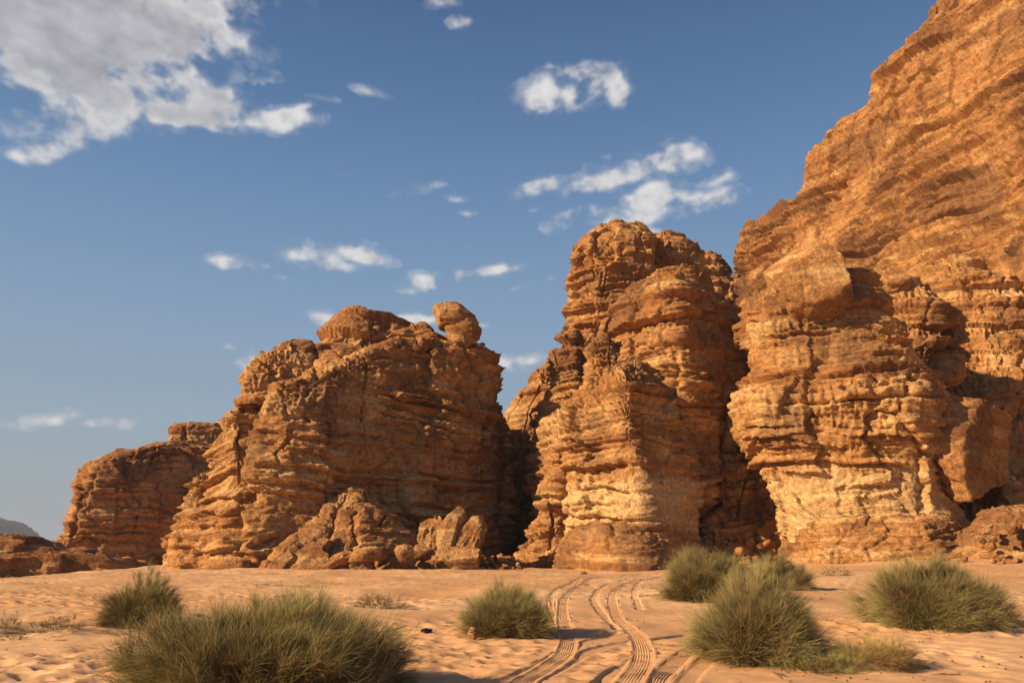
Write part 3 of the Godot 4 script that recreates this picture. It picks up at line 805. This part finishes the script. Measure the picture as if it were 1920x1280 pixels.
	# the shoulder in front of the tower
	var g := base("shoulder_tower", Vector3.ZERO, "domed sandstone shoulder in front of the tallest tower, shaded on its right", "rock tower")
	pillar(g, "body", [[0.11, 20.85, 9.73, -99.0], [7.31, 21.34, 9.48, -99.0], [13.14, 21.52, 9.21, -99.0], [18.47, 21.66, 8.77, -99.0], [23.96, 21.98, 8.43, -99.0], [28.18, 22.25, 8.49, -99.0], [31.04, 22.46, 8.19, -99.0], [32.85, 22.54, 7.78, -99.0], [34.31, 22.44, 6.75, -99.0], [35.41, 22.11, 5.64, -99.0], [36.3, 21.53, 4.4, -99.0], [37.19, 21.31, 3.24, -99.0], [37.79, 21.39, 1.96, -99.0]], {"asp": 0.62, "rot": -46, "n": 4.5, "off": 161.0, "y0": 7.0, "flute": 1.2})
	pillar(g, "top_knob", [[30.45, 20.49, 4.57, -97.0], [33.29, 20.54, 4.16, -97.0], [34.73, 20.62, 3.77, -97.0], [35.82, 20.6, 3.3, -97.0], [36.62, 20.71, 2.55, -97.0], [37.13, 20.84, 1.55, -97.0]], {"asp": 0.9, "off": 167.0, "macro": 0.4, "big": 0.3, "strata": 0.8})
	pillar(g, "left_block", [[22.36, 12.91, 2.59, -98.0], [27.21, 13.1, 1.89, -98.0], [29.32, 13.1, 1.55, -98.0], [30.74, 13.15, 1.41, -98.0], [31.46, 13.17, 1.13, -98.0], [31.82, 13.18, 0.71, -98.0]], {"asp": 0.9, "n": 4.5, "rot": 20, "off": 173.0, "macro": 0.2, "big": 0.25, "strata": 0.5, "soft": 1})
	pillar(g, "left_knob", [[15.21, 11.49, 3.84, -95.0], [20.41, 11.52, 3.24, -95.0], [23.06, 11.41, 2.68, -95.0], [25.07, 11.3, 2.33, -95.0], [26.56, 11.38, 2.04, -95.0], [27.65, 11.41, 1.65, -95.0], [28.27, 11.5, 1.06, -95.0]], {"asp": 0.9, "off": 179.0, "rot": 30})
	# the lit prow in front
	var h := base("front_buttress", Vector3.ZERO, "lit layered sandstone prow standing on the sand below the tallest tower, banded left face", "rock buttress")
	pillar(h, "prow", [[-1.14, 13.56, 9.52, -90.0], [1.65, 13.47, 8.93, -90.0], [3.92, 13.3, 8.37, -90.0], [6.21, 13.21, 8.13, -90.0], [9.72, 12.99, 7.98, -90.0], [12.69, 12.62, 7.81, -90.0], [15.11, 12.41, 7.56, -90.0], [16.94, 12.48, 6.99, -90.0], [18.8, 12.66, 6.17, -90.0], [20.36, 13.12, 4.82, -90.0], [21.61, 13.76, 3.27, -90.0], [22.56, 14.13, 2.07, -90.0], [23.14, 14.19, 1.18, -90.0]], {"asp": 1.0, "rot": 46, "n": 5.0, "off": 185.0, "flute": 1.7, "macro": 0.8, "pale": 0.02, "band": Vector4(4.6, 9.8, 0.9, 0.1)})
	pillar(h, "foot", [[-1.01, 12.27, 8.68, -86.0], [0.58, 12.25, 8.36, -86.0], [1.65, 12.23, 8.0, -86.0], [3.0, 12.01, 7.42, -86.0], [3.82, 11.93, 6.88, -86.0], [4.47, 11.81, 5.86, -86.0], [4.91, 12.08, 4.21, -86.0]], {"asp": 1.0, "rot": 46, "n": 4.0, "off": 191.0, "ribs": 0.4, "macro": 0.25, "strata": 0.3, "flute": 0.3, "big": 0.5, "block": 0.7, "pale": 0.05})
	pillar(h, "side_tower", [[-0.77, 2.84, 4.63, -93.0], [1.07, 3.43, 3.91, -93.0], [3.41, 4.11, 3.03, -93.0], [6.37, 4.64, 2.32, -93.0], [9.38, 4.92, 2.09, -93.0], [12.44, 4.96, 2.24, -93.0], [14.93, 5.31, 2.06, -93.0], [16.5, 5.46, 1.82, -93.0], [17.45, 5.54, 1.39, -93.0], [17.96, 5.61, 0.82, -93.0]], {"asp": 0.95, "rot": 35, "off": 197.0, "flute": 1.2})
	# the gully right of it
	var g2 := base("talus_slope", Vector3.ZERO, "shaded rubble slope in the gully between the front prow and the right buttress", "talus")
	pillar(g2, "slope", [[-0.73, 27.15, 8.64, -96.0], [2.25, 27.37, 7.47, -96.0], [5.29, 27.61, 6.27, -96.0], [8.38, 27.9, 5.63, -96.0], [11.52, 27.92, 4.63, -96.0], [14.71, 28.0, 3.54, -96.0], [17.96, 28.31, 2.86, -96.0], [20.6, 28.45, 1.96, -96.0], [22.27, 28.41, 1.15, -96.0]], {"asp": 0.9, "off": 203.0, "block": 3.0, "varnish_and_shade": 0.06, "strata": 0.6})
	# the right buttress
	var i := base("right_buttress", Vector3.ZERO, "sunlit bulging sandstone buttress at right with pale undercut foot", "rock buttress")
	pillar(i, "body", [[-0.75, 38.73, 9.95, -86.0], [1.12, 38.26, 9.86, -86.0], [2.73, 37.44, 9.78, -86.0], [4.36, 36.59, 9.55, -86.0], [6.01, 35.92, 9.3, -86.0], [7.68, 35.19, 8.86, -86.0], [9.64, 34.89, 8.97, -86.0], [11.63, 34.91, 9.71, -86.0], [13.64, 34.72, 10.83, -86.0], [15.68, 34.72, 11.38, -86.0], [17.44, 34.9, 11.44, -86.0], [18.93, 34.88, 10.6, -86.0], [21.03, 34.57, 9.52, -86.0], [23.46, 34.3, 8.99, -86.0], [25.93, 33.85, 8.77, -86.0], [27.81, 33.49, 8.63, -86.0], [29.39, 33.33, 8.35, -86.0], [29.7, 33.81, 7.76, -86.0], [30.6, 34.48, 6.51, -86.0], [31.36, 35.32, 4.81, -86.0], [32.01, 36.07, 3.33, -86.0]], {"asp": 0.85, "rot": 20, "n": 3.2, "off": 209.0, "flute": 0.75, "macro": 0.9, "strata": 1.25, "crack": 0.15, "big": 0.7, "pale": 0.0, "band": Vector4(3.2, 9.8, 1.0, 0.75)})
	var slab := put("top_slab", boulder_mesh(Vector3(10.5, 9.5, 9.0), 84, 2, 62, {"strata": 0.12, "block": 0.2, "crack": 0.2, "rough": 0.12}, [Vector4(-0.50, 0.78, 0.37, 0.62), Vector4(-0.12, 0.22, 0.97, 0.6), Vector4(0.98, 0.15, 0.1, 0.6), Vector4(0.35, 0.93, -0.1, 0.74)]), rock_mat, i)
	slab.position = Vector3(31.95, 29.89, -80.00)
	slab.rotation_degrees = Vector3(0, -8, 0)
	pillar(i, "foot", [[-0.66, 38.21, 9.76, -83.0], [1.13, 37.79, 9.47, -83.0], [2.69, 37.25, 9.32, -83.0], [3.74, 36.85, 9.04, -83.0], [4.53, 36.8, 8.35, -83.0], [5.22, 37.13, 6.95, -83.0], [5.75, 37.84, 4.84, -83.0]], {"asp": 0.8, "rot": 15, "n": 3.0, "off": 221.0, "pale": 0.1, "ribs": 0.5, "macro": 0.25, "strata": 0.4, "band": Vector4(-3, 0.8, 0.6, 0.3), "flute": 0.4, "big": 0.5, "varnish_and_shade": 0.04, "crack": 1.5})
	# behind it
	var k := base("rear_buttress", Vector3.ZERO, "rounded sandstone buttress at the right edge behind the sunlit one, crossed by its shadow", "rock buttress")
	pillar(k, "body", [[0.41, 56.76, 15.55, -100.0], [10.61, 58.65, 14.32, -100.0], [17.28, 60.01, 12.87, -100.0], [22.78, 60.51, 10.65, -100.0], [27.01, 60.05, 9.1, -100.0], [29.89, 59.51, 8.04, -100.0], [32.43, 59.08, 7.15, -100.0], [34.27, 58.96, 6.51, -100.0], [35.75, 58.89, 5.82, -100.0], [36.8, 58.83, 5.05, -100.0], [37.55, 58.69, 4.1, -100.0], [38.0, 58.57, 2.85, -100.0]], {"asp": 0.8, "rot": 20, "off": 227.0, "y0": 12.0})
	pillar(k, "right_rise", [[0.46, 64.39, 12.45, -96.0], [10.25, 66.47, 11.2, -96.0], [16.65, 67.63, 10.09, -96.0], [21.94, 68.59, 8.92, -96.0], [26.0, 69.15, 7.84, -96.0], [30.15, 69.74, 6.75, -96.0], [32.97, 70.24, 5.44, -96.0]], {"asp": 0.8, "rot": 20, "off": 233.0, "y0": 12.0, "du": 0.24})
	pillar(k, "ledge", [[16.97, 50.15, 4.86, -98.0], [26.51, 50.86, 4.15, -98.0], [30.74, 51.0, 3.55, -98.0], [32.9, 50.93, 2.86, -98.0], [33.91, 50.92, 2.15, -98.0], [34.34, 50.94, 1.25, -98.0]], {"asp": 0.9, "rot": 20, "off": 236.0, "macro": 0.4, "y0": 12.0})
	# the great wall
	var j := base("mountain_wall", Vector3.ZERO, "huge sunlit banded sandstone mountainside filling the upper right", "cliff")
	var prof := [[-60.0, 38.0], [-33.0, 50.0], [-28.0, 60.0], [-26.5, 72.0], [-23.5, 80.0], [-17.0, 79.0], [-5.2, 81.0], [-1.8, 94.0], [7.0, 96.5], [12.0, 101.0], [17.5, 112.0], [24.6, 119.0], [33.4, 124.0], [60.0, 124.0], [100.0, 100.0]]
	var along := Vector3(0.4229, 0, 0.9062)
	var back := Vector3(0.9062, 0, -0.4229)
	var cols := PackedFloat32Array()
	var s := -58.0
	while s < 95.0:
		cols.append(s)
		s += 0.19 if s > -36.0 and s < 64.0 else 1.0
	var ts := PackedFloat32Array()
	for q in 8: ts.append(q * 0.02)
	var t := 0.16
	while t < 1.0:
		ts.append(t)
		t += 0.008 if t < 0.33 else 0.0016
	for q in 22: ts.append(1.0 + q * 0.02)
	var tops := PackedFloat32Array()
	for q in cols:
		var hh := 0.0
		for w in 9:     # smoothed ridge line
			var qq := q + (w - 4) * 0.9
			for m in prof.size() - 1:
				if qq >= prof[m][0] and qq <= prof[m + 1][0]:
					hh += lerpf(prof[m][1], prof[m + 1][1], (qq - prof[m][0]) / (prof[m + 1][0] - prof[m][0])) / 9.0
		tops.append(hh if hh > 20.0 else 40.0)
	var rows := []
	for tt in ts:
		var row := PackedVector3Array()
		row.resize(cols.size())
		for q in cols.size():
			var top := tops[q]
			var y := top * minf(tt, 1.0)
			var b := y / 3.0
			if tt > 0.93:    # rolls over at the ridge
				var roll := (tt - 0.93) / 0.5
				y = top * (0.93 + 0.07 * sin(minf(roll * 3.2, 1.0) * PI / 2)) - top * 0.25 * roll * roll
				b = top * 0.93 / 3.0 + top * 0.35 * roll
			row[q] = Vector3(41.0, 0, -140.0) + along * cols[q] + back * b + Vector3(0, y - 1.0, 0)
		rows.append(row)
	var oo := ROCK.duplicate()
	oo.merge({"off": 241.0, "big": 1.1, "macro": 1.9, "strata": 1.9, "flute": 2.4, "block": 1.0, "rough": 0.32, "warp": 0.3, "ribs": 1.4, "dip": -0.03}, true)
	put("face", skin(rows, cols.size(), false, oo), rock_mat, j)

func boulder(called: String, spot: Vector3, size: Vector3, turn: Vector3, sd: int, cuts: int, label: String, group := "", more := {}, planes := []) -> MeshInstance3D:
	var detail := clampi(int(maxf(size.x, maxf(size.y, size.z)) * 9.0), 14, 90)
	var b := put(called, boulder_mesh(size, sd, cuts, detail, more, planes), rock_mat)
	b.position = spot
	b.rotation_degrees = turn
	tag(b, label, "boulder", group)
	return b

func build_boulders() -> void:
	# the head-shaped rock on the skyline: two lumps of one stone
	var hd := base("balanced_boulder", Vector3(-7.35, 28.35, -101.00), "top-heavy boulder perched on the skyline of the left massif", "boulder")
	var cap := put("cap", boulder_mesh(Vector3(6.7, 4.3, 5.0), 4, 5, 44, {"strata": 0.1, "tint": Color(0.8, 0.76, 0.74)}, [Vector4(0.2, -0.98, 0, 0.7)]), rock_mat, hd)
	cap.position = Vector3(-0.2, 3.45, 0)
	cap.rotation_degrees = Vector3(0, 20, -16)
	var chin := put("neck", boulder_mesh(Vector3(4.9, 4.8, 4.2), 12, 6, 36, {"strata": 0.1, "tint": Color(0.8, 0.76, 0.74)}), rock_mat, hd)
	chin.position = Vector3(0.95, 1.7, 0.2)
	chin.rotation_degrees = Vector3(0, 0, -20)
	# at the foot of the massif
	var foot := {"strata": 0.12, "flute": 0.9, "block": 0.15, "rough": 0.16, "tint": Color(0.9, 0.9, 0.92)}
	boulder("boulder", Vector3(-8.29, 3.82, -86.00), Vector3(3.4, 3.9, 2.8), Vector3(0, 10, -12), 31, 7, "rounded upright boulder leaning on the left of the tall slab", "", foot)
	boulder("boulder", Vector3(-6.32, 4.22, -85.00), Vector3(3.3, 5.4, 2.6), Vector3(0, 25, -16), 32, 8, "tall standing slab, highest of the rocks below the massif", "", foot)
	boulder("boulder", Vector3(-3.98, 3.47, -85.00), Vector3(3.3, 4.9, 2.6), Vector3(0, 30, -36), 33, 8, "slab leaning to the right beside the tall standing slab", "", foot)
	boulder("boulder", Vector3(-5.90, 1.13, -83.00), Vector3(9.0, 2.7, 4.0), Vector3(0, -6, 3), 34, 10, "long flat rock lying under the standing slabs", "", foot)
	boulder("boulder", Vector3(-8.87, 1.96, -83.00), Vector3(2.6, 1.9, 2.4), Vector3(0, 40, 5), 35, 5, "low boulder at the left end of the long flat rock", "", foot)
	boulder("boulder", Vector3(-10.41, 1.75, -80.00), Vector3(2.2, 2.0, 1.8), Vector3(0, 15, -12), 36, 6, "squat pale boulder alone on the sand left of the slabs", "", foot)
	boulder("boulder", Vector3(-14.00, 2.15, -80.00), Vector3(3.2, 2.9, 2.6), Vector3(0, 20, 10), 37, 6, "peaked striped boulder on the sand below the mound", "", foot.merged({"flute": 1.5, "strata": 0.9}, true))
	boulder("boulder", Vector3(-16.54, 1.25, -80.00), Vector3(3.4, 1.3, 2.0), Vector3(0, 10, 14), 38, 5, "low tilted rock left of the peaked striped boulder", "", foot)
	boulder("boulder", Vector3(-20.80, 4.71, -88.00), Vector3(2.4, 2.2, 2.0), Vector3(0, 20, 12), 39, 4, "oval boulder wedged above the left side of the mound", "", {"strata": 0.7})
	# right side
	var hang := boulder("boulder", Vector3(45.92, 11.72, -81.20), Vector3(12.4, 14.8, 9.5), Vector3(0, -2, -5), 44, 3, "great smooth block leaning over a dark hollow beside the right buttress", "", {"strata": 0.15, "rough": 0.2, "block": 0.3, "crack": 0.6, "varnish_and_shade": 0.14, "flute": 0.0}, [Vector4(0.12, 0.99, 0.0, 0.68), Vector4(0.95, -0.12, 0.29, 0.72), Vector4(0.66, -0.14, 0.74, 0.5), Vector4(-0.74, -0.66, 0.08, 0.66), Vector4(-0.98, 0.1, -0.15, 0.78)])  # the raised dark coat paints in the shade on this block
	boulder("boulder", Vector3(50.47, 22.56, -90.00), Vector3(4.2, 5.0, 4.0), Vector3(0, 20, -20), 45, 4, "upright oval boulder lodged in the shadow above the great block")
	boulder("boulder", Vector3(48.89, 35.11, -96.00), Vector3(4.4, 3.4, 3.4), Vector3(0, 10, 0), 46, 4, "flat-topped boulder resting on the ledge behind the top slab")
	boulder("boulder", Vector3(52.57, 8.51, -86.00), Vector3(3.0, 3.6, 2.8), Vector3(0, 10, 10), 47, 4, "rounded boulder in the shade behind the right side of the great block")
	boulder("boulder", Vector3(51.03, 7.13, -82.00), Vector3(3.6, 4.4, 3.0), Vector3(0, 30, 0), 48, 5, "tall shaded boulder at the right edge beside the great block")
	# rubble below it: a slope of sand and stones, the larger stones one by one
	var sc := base("scree_slope", Vector3.ZERO, "rubble-strewn slope at the right edge below the great block", "scree")
	pillar(sc, "slope", [[-0.02, 50.02, 11.39, -77.0], [1.27, 50.5, 10.2, -77.0], [2.38, 50.82, 9.11, -77.0], [3.59, 51.03, 8.15, -77.0], [4.57, 51.08, 7.3, -77.0], [5.55, 51.0, 6.06, -77.0], [6.3, 50.88, 4.81, -77.0]], {"asp": 0.6, "off": 251.0, "block": 1.6, "strata": 0.3, "macro": 0.2, "big": 0.3, "crack": 0.0, "du": 0.16, "dv": 0.14})
	var r := RandomNumberGenerator.new()
	r.seed = 99
	var kinds := []
	for k in 5: kinds.append(boulder_mesh(Vector3(1.0, 0.72, 0.85), 60 + k, 12, 18, {"strata": 0.05, "rough": 0.05, "block": 0.0, "crack": 0.0, "tint": Color(0.85, 0.82, 0.8)}, [], 0.25))
	for k in 70:     # stones on the scree
		var q := r.randf()
		var u := r.randf_range(-1.0, 1.0)
		var x := lerpf(36.5, 50.0, r.randf())
		var z := -lerpf(62.0, 72.0, q)
		stone(kinds[k % 5], Vector3(x, ground_height(x, z) + 0.1 + maxf(0.0, (q - 0.25)) * 3.4 * ss(36.0, 41.0, x), z), r.randf_range(0.5, 1.5) * (1.3 if k % 7 == 0 else 0.8), r, "small angular stone of the scree under the great block", "stones on the scree")
	for k in 60:     # rubble at the gully mouth
		var x := r.randf_range(-7.5, 0.8)
		var z := -r.randf_range(81.0, 92.0)
		stone(kinds[k % 5], Vector3(x, ground_height(x, z) + 0.1 + maxf(0.0, -z - 84.0) * 0.16, z), r.randf_range(0.4, 1.2), r, "small broken stone of the rubble at the mouth of the dark gully", "stones at the gully mouth")
	for k in 30:
		var x := r.randf_range(20.0, 27.5)
		var z := -r.randf_range(80.0, 92.0)
		stone(kinds[k % 5], Vector3(x, ground_height(x, z) + 0.2 + maxf(0.0, -z - 82.0) * 0.3, z), r.randf_range(0.5, 1.6), r, "shaded stone in the gully left of the right buttress", "stones in the right gully")
	# near the camera
	var s2 := Vector2(-0.80, -17.28)
	boulder("round_stone", Vector3(s2.x, ground_height(s2.x, s2.y) + 0.08, s2.y), Vector3(0.27, 0.25, 0.25), Vector3(0, 30, 0), 71, 3, "pale round stone on the sand in front of the round bush", "", {"rough": 0.05, "strata": 0.0, "block": 0.0, "crack": 0.0, "pale": 0.3, "tint": Color(1.1, 1.15, 1.25)})
	litter()
	twigs(r)
	branch(Vector2(5.13, -31.16), 0.9, -38, 3, "dark dry branch on the sand between the tracks and the tall pale bush")
	branch(Vector2(-8.85, -32.64), 0.9, 12, 4, "dry branch lying on the sand above the largest bush")
	branch(Vector2(-2.63, -18.54), 0.7, 30, 5, "short dry branch by the right flank of the largest bush")
	var s3 := Vector2(5.61, -65.08)
	boulder("dark_stone", Vector3(s3.x, ground_height(s3.x, s3.y) + 0.1, s3.y), Vector3(0.7, 0.3, 0.4), Vector3(0, 10, 0), 91, 6, "small dark stone alone on the sand before the front prow", "", {"tint": Color(0.4, 0.4, 0.45), "rough": 0.05, "block": 0.0})
	# loose pebbles that nobody could count
	var mm := MultiMesh.new()
	mm.transform_format = MultiMesh.TRANSFORM_3D
	mm.mesh = boulder_mesh(Vector3(1, 0.7, 0.9), 80, 6, 6, {"strata": 0.0, "rough": 0.0, "block": 0.0, "crack": 0.0, "tint": Color(0.75, 0.68, 0.66)})
	mm.instance_count = 2600
	for k in 2600:
		var d := 11.0 + 60.0 * pow(r.randf(), 1.4)
		var x := r.randf_range(-0.72, 0.72) * d
		var sz := 0.009 + 0.024 * pow(r.randf(), 3.5) * (1.0 + d * 0.04)
		mm.set_instance_transform(k, Transform3D(Basis.from_euler(Vector3(r.randf() * 3, r.randf() * 6, 0)).scaled(Vector3.ONE * sz), Vector3(x, ground_height(x, -d) + sand_relief(x, -d, d) + sz * 0.2, -d)))
	var o := MultiMeshInstance3D.new()
	o.name = "pebbles"
	o.multimesh = mm
	o.material_override = rock_mat
	add_child(o, true)
	tag(o, "loose dark pebbles scattered over the sand", "pebbles", "", "stuff")

func twigs(r: RandomNumberGenerator) -> void:
	# small dry sticks blown round the bushes
	var st := SurfaceTool.new()
	st.begin(Mesh.PRIMITIVE_TRIANGLES)
	for k in 3:
		var a := Vector3(-0.5 + 0.3 * k, 0.02, 0.06 * k)
		for s in 4:
			var b := a + Vector3(0.22, r.randf_range(-0.03, 0.05), r.randf_range(-0.07, 0.07)) * (1.0 - 0.2 * k)
			for q in 4:
				var u := Vector3(0, cos(q * PI / 2), sin(q * PI / 2)) * 0.022 * (1.0 - 0.15 * s)
				var v := Vector3(0, cos((q + 1) * PI / 2), sin((q + 1) * PI / 2)) * 0.022 * (1.0 - 0.15 * s)
				for p: Vector3 in [a + u, b + u * 0.85, a + v, a + v, b + u * 0.85, b + v * 0.85]:
					st.set_color(Color(0.2, 0.13, 0.08))
					st.add_vertex(p)
			a = b
	st.generate_normals()
	var mm := MultiMesh.new()
	mm.transform_format = MultiMesh.TRANSFORM_3D
	mm.mesh = st.commit()
	var n := 170
	mm.instance_count = n
	for k in n:
		var m: Vector4 = mounds[r.randi() % mounds.size()]
		var t := r.randf() * TAU
		var far := m.z * r.randf_range(0.4, 1.5)
		var x := m.x + cos(t) * far
		var z := m.y + sin(t) * far
		mm.set_instance_transform(k, Transform3D(Basis(Vector3.UP, r.randf() * TAU).scaled(Vector3.ONE * r.randf_range(0.15, 0.5)), Vector3(x, ground_height(x, z) + sand_relief(x, z, -z) + 0.008, z)))
	var o := MultiMeshInstance3D.new()
	o.name = "dry_twigs"
	o.multimesh = mm
	o.material_override = stem_mat
	add_child(o, true)
	tag(o, "small dry twigs blown over the sand round the bushes", "twigs", "", "stuff")

func stone(m: Mesh, at: Vector3, size: float, r: RandomNumberGenerator, label: String, group: String) -> void:
	var b := put("stone", m, rock_mat)
	b.position = at
	b.rotation = Vector3(r.randf_range(-0.6, 0.6), r.randf() * TAU, r.randf_range(-0.6, 0.6))
	b.scale = Vector3.ONE * size
	tag(b, label, "stone", group)

func branch(at: Vector2, length: float, turn: float, sd: int, label: String) -> void:
	# a dry branch lying on the sand: a crooked tapering stem with side twigs
	var r := RandomNumberGenerator.new()
	r.seed = sd
	var o := base("dead_branch", Vector3(at.x, ground_height(at.x, at.y) + 0.02, at.y), label, "branch")
	o.rotation.y = deg_to_rad(turn)
	for k in 4:
		var st := SurfaceTool.new()
		st.begin(Mesh.PRIMITIVE_TRIANGLES)
		var p := Vector3(-0.5, 0.02, 0) * length if k == 0 else Vector3(-0.4 + 0.25 * k, 0.03, 0.01 * k) * length
		var dir := Vector3(1, 0.02, 0) if k == 0 else Vector3(0.7, r.randf_range(0.05, 0.5), r.randf_range(-0.8, 0.8)).normalized()
		var segs := 7 if k == 0 else 4
		var step := length / 7.0 if k == 0 else length * 0.07
		var rad := 0.028 if k == 0 else 0.014
		var ring := []
		for s in segs + 1:
			var side := dir.cross(Vector3.UP).normalized()
			var up := side.cross(dir)
			var now := []
			for q in 6: now.append(p + (side * cos(q * TAU / 6) + up * sin(q * TAU / 6)) * rad * (1.0 - 0.75 * s / segs))
			if s > 0:
				for q in 6:
					for v: Vector3 in [ring[q], now[q], ring[(q + 1) % 6], ring[(q + 1) % 6], now[q], now[(q + 1) % 6]]:
						st.set_color(Color(0.17, 0.11, 0.07))
						st.add_vertex(v)
			ring = now
			dir = (dir + Vector3(r.randf_range(-0.1, 0.1), r.randf_range(-0.1, 0.12), r.randf_range(-0.25, 0.25))).normalized()
			p += dir * step
		st.generate_normals()
		put("stem" if k == 0 else "twig", st.commit(), stem_mat, o)

func litter() -> void:
	# a crumpled scrap of blue plastic
	var at := Vector2(-1.90, -18.80)
	var pos := PackedVector3Array()
	for j in 12:
		for i in 14:
			var u := i / 13.0 - 0.5
			var v := j / 11.0 - 0.5
			pos.append(Vector3(u * 0.24 + 0.03 * fine.get_noise_2d(i, j * 3), 0.035 + 0.10 * fine.get_noise_2d(i * 1.1, j * 1.1) + 0.05 * (0.25 - u * u), v * 0.2 + 0.03 * fine.get_noise_2d(j * 2, i)))
	var m := StandardMaterial3D.new()
	m.albedo_color = Color(0.03, 0.2, 0.3)
	m.roughness = 0.4
	m.cull_mode = BaseMaterial3D.CULL_DISABLED
	var o := put("plastic_scrap", grid(pos, PackedColorArray(), 14, 12, false), m)
	o.position = Vector3(at.x, ground_height(at.x, at.y), at.y)
	tag(o, "crumpled scrap of blue plastic lying on the sand left of the round stone", "litter")

func build_plants() -> void:
	bush("broom_bush", Vector2(-3.01, -10.30), Vector3(1.95, 1.1, 1.5), 1950, 0.12, 1, "largest olive broom bush, cut off by the bottom edge at lower left", "bush")
	bush("broom_bush", Vector2(-8.52, -19.32), Vector3(1.0, 1.2, 0.8), 580, 0.17, 2, "ragged olive bush behind the left end of the largest bush", "bush")
	bush("broom_bush", Vector2(-0.17, -17.82), Vector3(1.02, 1.18, 0.95), 988, 0.09, 3, "round green bush left of the tyre tracks with a stone at its foot", "bush")
	bush("broom_bush", Vector2(7.03, -29.80), Vector3(1.95, 2.1, 1.5), 1150, 0.15, 4, "tall pale bush behind the front right bush, against the rock", "bush")
	bush("broom_bush", Vector2(11.82, -36.82), Vector3(1.8, 1.75, 1.3), 800, 0.18, 5, "lower bush adjoining the tall pale bush on its right", "bush")
	bush("broom_bush", Vector2(3.89, -13.28), Vector3(1.08, 1.34, 1.0), 1300, 0.11, 6, "front right bush of upright green stems beside the tracks", "bush")
	bush("broom_bush", Vector2(9.58, -19.06), Vector3(1.75, 1.7, 1.4), 1690, 0.11, 7, "broad dome-shaped green bush at the far right", "bush")
	bush("desert_shrub", Vector2(5.38, -12.68), Vector3(0.95, 0.52, 0.65), 420, 0.25, 8, "low sprawling shrub casting a long shadow in front of the right dome bush", "shrub", "", Color(1.7, 1.5, 1.35))
	bush("desert_shrub", Vector2(4.50, -12.34), Vector3(0.85, 0.34, 0.5), 300, 0.12, 9, "flat green creeping shrub at the foot of the front right bush", "shrub", "", Color(1.2, 1.4, 1.2))
	bush("desert_shrub", Vector2(-4.27, -26.34), Vector3(1.1, 0.62, 0.8), 170, 0.35, 10, "thin low grey-green shrub behind the largest bush", "shrub")
	bush("desert_shrub", Vector2(-9.49, -17.60), Vector3(0.8, 0.42, 0.6), 130, 0.5, 11, "straggly half dry shrub on the sand near the left edge", "shrub")
	bush("desert_shrub", Vector2(-9.96, -16.96), Vector3(0.3, 0.25, 0.3), 50, 0.2, 12, "tiny pale green tuft nearest the left edge", "shrub")
	bush("desert_shrub", Vector2(-11.18, -18.30), Vector3(0.6, 0.5, 0.5), 130, 0.7, 13, "dark dead bush cut off by the left edge", "shrub")
	bush("desert_shrub", Vector2(21.96, -55.82), Vector3(1.2, 0.9, 0.8), 110, 0.6, 14, "dry brown shrub against the foot of the right buttress", "shrub")
	bush("desert_shrub", Vector2(-8.38, -17.82), Vector3(0.55, 0.3, 0.4), 70, 1.0, 15, "dead brown twigs at the foot of the ragged olive bush", "shrub")
	bush("desert_shrub", Vector2(-11.66, -40.04), Vector3(0.5, 0.34, 0.4), 16, 1.0, 16, "dead twiggy stump on the crest of the sand behind the largest bush", "shrub")
	bush("desert_shrub", Vector2(-17.12, -32.64), Vector3(0.55, 0.3, 0.4), 26, 1.0, 17, "small dead tussock left of the ragged olive bush, the nearer one", "shrub")
	bush("desert_shrub", Vector2(-17.36, -35.10), Vector3(0.5, 0.35, 0.4), 26, 1.0, 18, "small dead tussock close to the ragged olive bush on its left", "shrub")
	bush("desert_shrub", Vector2(-22.68, -42.36), Vector3(0.4, 0.3, 0.4), 16, 1.0, 19, "lone dead tussock on the far sand crest at left", "shrub")
	bush("desert_shrub", Vector2(-2.45, -19.88), Vector3(0.5, 0.18, 0.3), 30, 0.8, 20, "sparse dry grass beside the right end of the largest bush", "shrub")
	bush("desert_shrub", Vector2(-5.66, -12.18), Vector3(0.35, 0.42, 0.3), 50, 0.9, 21, "pale dry twigs at the left flank of the largest bush", "shrub")
